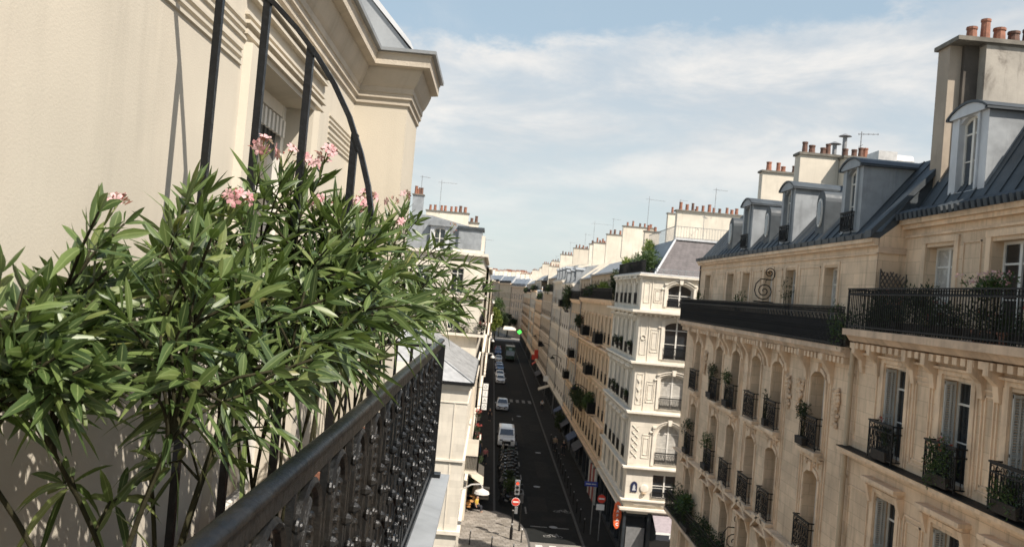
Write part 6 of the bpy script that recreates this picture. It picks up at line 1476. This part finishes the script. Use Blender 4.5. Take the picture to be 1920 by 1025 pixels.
# hedge on the corner building's terrace, ivy
bush('yellow-green hedge along the roof terrace of the white corner building', 11.2, 64.5, 21.0, .5, 4.3, .75, 2600, .26, 22, 'shrub_leaf')
bush('tall light green shrub at the top of the corner building terrace', 12.3, 69.5, 22.3, .5, 1.1, .8, 800, .22, 23, 'pale_leaf')
bush('pale shrub at the far end of the corner building terrace', 11.0, 71.4, 21.1, .5, 1.2, .5, 600, .24, 24, 'pale_leaf')
bush('dark ivy beside the corner building on the long top balcony', 10.7, 74.6, 19.3, .5, 1.2, 1.3, 1500, .25, 25, 'dark_leaf')
bush('dry golden plants on the long balcony beyond the corner building', 10.7, 83, 18.9, .4, 4.5, .7, 900, .3, 26, 'pale_leaf')
bush('dark green plants on the long balcony beyond the corner building', 10.5, 91, 18.7, .4, 6, .6, 1600, .3, 27, 'dark_leaf')
bush('dark red flowering box on the tan building wall', 9.9, 96.3, 15.3, .5, 1.2, .6, 700, .25, 28, 'dark_leaf', ('petal_red', 14))
bush('black-green ivy hanging on the slim grey building balcony', 9.9, 113.5, 17.6, .6, 2.0, 1.6, 1500, .35, 29, 'dark_leaf')
bush('leafy mass on the first-floor balcony under the wall lamp', 9.9, 90.5, 7.4, .55, 4.5, .8, 2400, .3, 30, 'dark_leaf')
bush('second leafy balcony nearer the corner, first floor', 9.9, 80.8, 8.1, .5, 1.3, .9, 900, .28, 31, 'shrub_leaf')
bush('greenery over the shop doors far down the right pavement', 9.6, 106, 2.6, .7, 2.4, 1.0, 1100, .3, 32, 'dark_leaf')
for i, (y, w_) in enumerate(((73+88.0, 9), (225, 9), (280, 12), (190, 5))): bush('planted balcony edge far down the right row, %s' % ('nearest', 'third', 'farthest', 'second')[i], 10.5, y, (18.9, 19.2, 18.6, 17.2)[i], .5, w_, .7, 1400, .45, 40+i, 'dark_leaf')
for i, z in enumerate((10.2, 13.8)):
    for k, y in enumerate((61.8, 66.4, 68.5)): bush('small window plants on the street side of the white corner building, %s floor, %s window' % (('second', 'third')[i], ('first', 'third', 'fourth')[k]), 10.2, y, z+1.15, .2, .45, .3, 220, .14, 50+i*3+k, 'dark_leaf')
bush('ivy and plants on the far bend top balcony', 9.5, 333, 21.0, .8, 7, .9, 900, .6, 60, 'dark_leaf', box=False) if False else None
def left_bush(label, c, rad, n, size, seed, mat, fl=None): return planter_bush(label, c, rad, n, size, seed, mat, 'plant', True, fl, 'plants on the left facades')
left_bush('flower boxes at the corner of the tall white building terrace', (-.75, 74.9, 14.6), (.4, .5, .5), 500, .16, 70, 'dark_leaf', ('petal_red', 14))
left_bush('potted plants along the white terrace edge', (-2.6, 74.7, 14.4), (1.0, .25, .4), 500, .16, 71, 'dark_leaf')
left_bush('red flowers hanging on the low shop wall', (-.2, 68, 6.0), (.3, .3, .5), 300, .14, 72, 'dark_leaf', ('petal_red', 16))
left_bush('green hanging basket near the cafe', (-.1, 66.8, 4.6), (.35, .35, .4), 320, .14, 73, 'shrub_leaf')
left_bush('yellow-green shrub by the cafe door', (-.45, 73.0, 1.2), (.35, .4, .8), 420, .16, 74, 'pale_leaf')
for i, (y, z) in enumerate(((62.5, 8.9), (62.8, 7.8))): left_bush('orange and red flower basket on the left wall, %s' % ('upper', 'lower')[i], (-.3, y, z), (.3, .3, .3), 220, .12, 75+i, 'dark_leaf', ('petal_red', 16))

# ================================================================ OLEANDERS ON OUR BALCONY
import random as _r
R0 = _r.Random(77)
def leaf(mb, base, d, side, L, W, droop, fold=.28):
    """lanceolate blade: 6 stations, folded along the midrib, drooping"""
    ts = (0, .12, .32, .55, .80, 1.0); ws = (.10, .55, .95, 1.0, .58, .02)
    n = d.cross(side).normalized(); k = len(mb.v); p = Vector(base); prev = 0; vs = []
    for t, w_ in zip(ts, ws):
        q = p+d*(L*t)+Vector((0, 0, -1))*(droop*L*t*t); e = side*(W*.5*w_); up_ = n*(fold*W*.5*w_)
        vs += [tuple(q-e+up_), tuple(q), tuple(q+e+up_)]
    mb.v += vs
    for i in range(5):
        a = k+i*3
        for j in (0, 1):
            mb.f.append((a+j, a+j+1, a+j+4, a+j+3)); u0 = j*.5; mb.u += [u0, ts[i], u0+.5, ts[i], u0+.5, ts[i+1], u0, ts[i+1]]
def whorl(mb, p, ax, a0, el_, L, W, droop, cnt=3):
    ax = ax.normalized(); s = ax.orthogonal().normalized(); t2 = ax.cross(s)
    for j in range(cnt):
        a = a0+j*2*pi/cnt+R0.uniform(-.35, .35); rad = s*cos(a)+t2*sin(a); e = el_+(R0.uniform(-.1, .12) if el_ < .5 else R0.uniform(-.3, .35))
        d = (ax*cos(e)+rad*sin(e)).normalized(); side = d.cross(ax)
        side = side.normalized() if side.length > .01 else s
        side = (Matrix.Rotation(R0.uniform(-.8, .8), 3, d) @ side)
        leaf(mb, p, d, side, L*R0.uniform(.65, 1.2), W*R0.uniform(.85, 1.15), droop*R0.uniform(.1, 2.0), R0.uniform(.15, .4))
def flower(fmb, c, d, r):
    s = d.orthogonal().normalized(); t2 = d.cross(s); off = R0.uniform(0, 6)
    for j in range(5):
        a = off+j*2*pi/5; rad = s*cos(a)+t2*sin(a); tan = d.cross(rad)
        p0 = c; p1 = c+rad*r*.55+d*r*.25; k = len(fmb.v)
        fmb.v += [tuple(p0), tuple(p1-tan*r*.34), tuple(p1+tan*r*.30), tuple(c+rad*r+d*r*.22-tan*r*.22), tuple(c+rad*r*1.03+d*r*.30+tan*r*.28)]
        fmb.f += [(k, k+1, k+2), (k+1, k+3, k+4, k+2)]; fmb.u += [.5, 0, .3, .5, .7, .5, .3, .5, .3, 1, .7, 1, .7, .5]
def cluster(root, p, ax, n=7, r=.0185, spread=.036):
    f = MB(); f.u = []; b = MB(); b.u = []; st = MB()
    for i in range(n-1):
        q = Vector((R0.gauss(0, 1), R0.gauss(0, 1), R0.gauss(.35, .6))).normalized(); c = p+ax*.05+Vector((q.x, q.y, q.z))*spread*R0.uniform(.6, 1.1)
        st.tube([p, p*.45+c*.55, c], .0022, 4)
        flower(f, c, (q+Vector((.35, -.5, .1))*.5).normalized(), r*R0.uniform(.8, 1.15))
    for i in range(n+1):
        q = Vector((R0.gauss(0, .8), R0.gauss(0, .8), R0.gauss(.7, .5))).normalized(); c = p+ax*.04+q*spread*.7
        leaf(b, c, q, q.orthogonal().normalized(), R0.uniform(.014, .028), .006, 0, .8)
    o = f.build('flower_cluster', 'petal_pink', root); b.build('buds', 'bud_red', o); st.build('flower_stalks', 'stem_green', o)
shrubs = []
for i, (yc, lab) in enumerate(((2.0, 'nearest pink-flowering oleander with long drooping leaves at the left edge'), (3.3, 'tall central oleander with clusters of pink flowers in front of the iron arc'), (5.0, 'farthest oleander arching over the end of the balcony railing'))):
    t = thing('oleander_shrub', lab, 'oleander', (-.85, yc, E-.9), 0, 'oleanders along our balcony'); shrubs.append(dict(t=t, yc=yc, leaves=MB(), stems=MB(), n=0)); shrubs[-1]['leaves'].u = []
for s_ in shrubs:
    s_['canes'] = []
    bys = (1.8, 2.05, 2.4) if s_['yc'] < 2.5 else ((2.9, 3.3, 3.8) if s_['yc'] < 4 else (4.5, 5.0, 5.45))
    for by in bys:
        for k in (range(3) if s_['yc'] > 2.5 else (0, 2)):
            bx_ = -.78+R0.uniform(-.07, .07); tx, ty = -.82+(k-1)*.17+R0.uniform(-.06, .06), by+R0.uniform(-.22, .22); p0 = Vector((bx_, by+R0.uniform(-.05, .05), E-1.03)); p2 = Vector((tx, ty, E-.34+R0.uniform(-.05, .06))); p1 = Vector((bx_*.7+tx*.3, p0.y*.7+ty*.3, E-.66))
            C_ = [p0*(1-t)**2+p1*2*t*(1-t)+p2*t*t for t in [i/7 for i in range(8)]]; s_['canes'].append(C_); s_['stems'].tube(C_, [.0078-.0004*i for i in range(8)], 6)
def grow(px_, py_, Yd=None, X=None, fl=0, leafy=1.0, L=.156, side_shoots=True, sh=None, base=None, low=False):
    Yd = max(Yd, 1.6); tip = at(px_, py_, Y=Yd)
    tip.x = max(tip.x, WX+.04)
    s = min(shrubs, key=lambda q: abs(q['yc']-tip.y)) if sh is None else shrubs[sh]
    if base is None:
        cn = min(s['canes'], key=lambda q: (q[-1]-Vector((tip.x*.6-.34, tip.y, q[-1].z))).length+R0.uniform(0, .12)); k0 = R0.choice((4, 5, 6, 7) if s['yc'] > 2.5 else (6, 7)); b = cn[k0].copy(); t0 = (cn[k0]-cn[k0-1]).normalized()
    else: b = base; t0 = Vector((0, 0, 1))
    H_ = tip.z-b.z; out = Vector((tip.x-b.x, tip.y-b.y, 0)); D_ = (tip-b).length
    c1 = b+t0*D_*.4; c2 = tip-Vector((out.x*.35, out.y*.35, max(-.1, H_*.22)))+Vector((0, 0, .02))
    P = [b*(1-t)**3+c1*3*t*(1-t)**2+c2*3*t*t*(1-t)+tip*t**3 for t in [i/14 for i in range(15)]]
    s['stems'].tube(P, [.0050*(1-.55*i/14) for i in range(15)], 5)
    tot = sum((P[i+1]-P[i]).length for i in range(14)); lm = s['leaves']
    # whorls from the tip down
    dist = 0; a0 = R0.uniform(0, 6); step = .020; depth = min(tot*.85, .52)*leafy; i = 0; L *= (.84 if tip.y < 2.0 else (.93 if tip.y < 2.4 else 1)); zlow = E-(.27 if tip.y < 1.78 else (.36 if tip.y < 2.2 else .34))+R0.uniform(-.07, .07)
    if tip.y > 2.3 and tip.x > -.62: zlow = E-.27+R0.uniform(-.06, .06)
    while dist < depth:
        want = tot-dist; acc = 0
        for k in range(14):
            sg_ = (P[k+1]-P[k]).length
            if acc+sg_ >= want-1e-6: p = P[k].lerp(P[k+1], (want-acc)/sg_); ax = (P[k+1]-P[k]).normalized(); break
            acc += sg_
        if p.z < zlow and not low and i > 2: break
        f = min(1, dist/.22); el_ = .28+1.15*f**.8; LL = L*(.50+.55*min(1, i/2.2))*(1-.15*max(0, f-.8))
        if i == 0 and fl: el_ = .8
        whorl(lm, p, ax, a0, el_, LL, .0162*(LL/.135)**.6, .10+.42*f*R0.uniform(.3, 1.3), 3 if R0.random() < .8 else 2); s['n'] += 3
        a0 += 1.05; step = .020+.036*min(1, i/4); dist += step; i += 1
    if fl: cluster(s['t'], tip+Vector((0, 0, .035)), (P[-1]-P[-2]).normalized(), fl)
    if side_shoots:
        for q in range(2):
            k = R0.choice((6, 7, 8, 9, 10)); p0 = P[k]; d = (P[k+1]-P[k]).normalized(); lat = Vector((R0.gauss(0, .7), R0.gauss(0, .7), R0.gauss(.1, .3)))
            p1 = p0+(d*.6+lat*.6).normalized()*R0.uniform(.10, .22); p1.x = max(p1.x, WX+.04); s['stems'].tube([p0, p0.lerp(p1, .5)+Vector((0, 0, .012)), p1], [.004, .0035, .003], 4)
            if p1.z < zlow-.05 and not low: continue
            for w_ in range(3): whorl(lm, p0.lerp(p1, 1-w_*.22), (p1-p0), a0+w_, .35+.45*w_, L*.85*(.7+.15*w_), .021, .2); s['n'] += 3
# explicit outline shoots: (px, py, distance along street, flowers)
TIPS = [(190, 405, 1.85, 4), (90, 530, 1.75, 0), (15, 600, 1.6, 0), (140, 480, 1.9, 0), (265, 450, 2.0, 0), (300, 470, 2.1, 0), (335, 385, 2.3, 0), (385, 350, 2.35, 0), (425, 390, 2.4, 8), (450, 350, 2.5, 0),
        (485, 290, 2.7, 8), (525, 305, 2.75, 6), (575, 320, 2.95, 9), (605, 300, 3.05, 9), (590, 395, 2.9, 5), (640, 350, 3.1, 0), (655, 395, 3.0, 11), (680, 385, 3.15, 9), (540, 300, 2.9, 0), (560, 350, 2.8, 0),
        (700, 410, 3.6, 0), (735, 390, 4.3, 4), (755, 375, 4.8, 5), (740, 430, 4.2, 5), (770, 400, 5.0, 0), (800, 440, 5.2, 0), (835, 430, 5.4, 2), (860, 460, 5.5, 0), (885, 470, 5.5, 0), (895, 505, 5.4, 0), (905, 520, 5.3, 0), (885, 545, 4.9, 0),
        (790, 560, 3.3, 0), (855, 560, 3.9, 0), (760, 600, 3.0, 0), (700, 640, 2.6, 0), (800, 590, 3.6, 0), (830, 540, 4.6, 0), (230, 480, 2.0, 0), (160, 500, 1.85, 0), (50, 600, 1.6, 0), (10, 620, 1.45, 0), (360, 430, 2.3, 0), (470, 380, 2.5, 0), (620, 430, 2.9, 0),
        (700, 470, 3.3, 0), (760, 470, 4.0, 0), (820, 490, 4.9, 0), (860, 510, 5.2, 0), (35, 640, 1.4, 0), (95, 650, 1.5, 0), (550, 660, 1.95, 0), (440, 700, 1.75, 0), (280, 660, 1.7, 0), (180, 640, 1.6, 0)]
for (a, b_, Yd, fl) in TIPS: grow(a+R0.uniform(-6, 6), b_+(.055 if fl else .075)*1600/max(Yd, 1.6), Yd, fl=fl)
# inner mass
def top_y(px_):
    T_ = [(0, 585), (60, 560), (100, 520), (200, 500), (300, 470), (360, 410), (480, 380), (600, 380), (700, 430), (800, 470), (880, 520)]
    for p, q in zip(T_[:-1], T_[1:]):
        if p[0] <= px_ <= q[0]: return p[1]+(q[1]-p[1])*(px_-p[0])/(q[0]-p[0])
    return 560
cnt = 0
while cnt < 46:
    px_ = R0.uniform(15, 860); py_ = R0.uniform(top_y(px_)+70, 655 if px_ < 520 else 660)
    u = (px_-926)*.996+(py_-542)*.087; X = R0.uniform(-1.08, -.50); Y = X*1600/u
    if u > -330: Y = R0.uniform(3.2, 5.6) if (R0.random() < .4 or u > -130) else R0.uniform(2.2, 2.85)
    if Y < 1.55: Y = R0.uniform(1.6, 1.9)
    if Y > 5.6: Y = R0.uniform(4.2, 5.6)
    if px_ < 330 and R0.random() < .2: continue
    if px_ > 600 and py_ > 690-(px_-600)*.50: continue
    grow(px_, py_, Y); cnt += 1
for (a, b_, Yd) in ((600, 440, 2.7), (650, 470, 2.75), (690, 500, 2.7), (720, 540, 2.6), (660, 560, 2.5), (740, 480, 2.9), (690, 450, 2.8), (655, 372, 2.75), (690, 390, 2.7), (715, 405, 2.75), (630, 365, 2.8), (360, 320, 2.4), (395, 318, 2.45), (245, 455, 2.05)): grow(a, b_+.055*1600/Yd, Yd)
for (a, b_, Yd) in ((130, 690, 1.9), (230, 700, 1.9), (330, 720, 2.0), (450, 700, 2.0), (90, 640, 1.9), (250, 660, 2.0)): grow(a, b_, Yd, leafy=.7)
# low sprigs hanging by the wall, in the shade of the crown
for (a, b_, Yd) in ((230, 930, 2.1), (300, 870, 2.1), (120, 905, 2.0), (430, 830, 2.2), (500, 800, 2.3), (330, 800, 2.2)):
    p = at(a, b_, Y=Yd); p.x = max(p.x, WX+.06); s = shrubs[0]; q = min((c[k] for c in s['canes'] for k in (2, 3, 4, 5)), key=lambda v: (v-p).length)
    s['stems'].tube([q, q.lerp(p, .5)+Vector((0, 0, .03)), p], [.004, .0035, .002], 4); ax = (p-q).normalized()
    for k in range(4): whorl(s['leaves'], q.lerp(p, 1-k*.13), ax, k*1.1, .4+.3*k, .135, .02, .5); s['n'] += 3
for s in shrubs:
    s['leaves'].build('foliage', 'oleander_leaf', s['t'], smooth=True); s['stems'].build('stems', 'bark', s['t'], smooth=True)
    t = s['t']
for i, (y0, y1) in enumerate(((.9, 2.6), (2.75, 4.2), (4.35, 5.8))):
    t = thing('planter', 'terracotta trough holding the %s oleander' % ('nearest', 'central', 'farthest')[i], 'planter', (-.85, (y0+y1)/2, E-1.38), 0, 'troughs under the oleanders')
    m = MB(); xa, xb, zb, zt2 = -.98, -.57, E-1.37, E-1.0
    m.add([(xa+.04, y0+.04, zb), (xb-.04, y0+.04, zb), (xb-.04, y1-.04, zb), (xa+.04, y1-.04, zb), (xa, y0, zt2), (xb, y0, zt2), (xb, y1, zt2), (xa, y1, zt2), (xa+.03, y0+.03, zt2), (xb-.03, y0+.03, zt2), (xb-.03, y1-.03, zt2), (xa+.03, y1-.03, zt2), (xa+.03, y0+.03, zt2-.06), (xb-.03, y0+.03, zt2-.06), (xb-.03, y1-.03, zt2-.06), (xa+.03, y1-.03, zt2-.06)],
      [(0, 3, 2, 1)]+[(i_, (i_+1) % 4, (i_+1) % 4+4, i_+4) for i_ in range(4)]+[(i_+4, (i_+1) % 4+4, (i_+1) % 4+8, i_+8) for i_ in range(4)]+[(i_+8, (i_+1) % 4+8, (i_+1) % 4+12, i_+12) for i_ in range(4)])
    m.box(xa-.012, xb+.012, y0-.012, y0+.0, zt2-.05, zt2+.003).box(xb, xb+.012, y0, y1, zt2-.05, zt2+.003).build('trough', 'terracotta', t)
    MB().quad((xa+.03, y0+.03, zt2-.05), (xb-.03, y0+.03, zt2-.05), (xb-.03, y1-.03, zt2-.05), (xa+.03, y1-.03, zt2-.05)).build('soil', 'soil', t)
print('LEAVES', sum(s['n'] for s in shrubs), 'OBJECTS', len(bpy.data.objects))
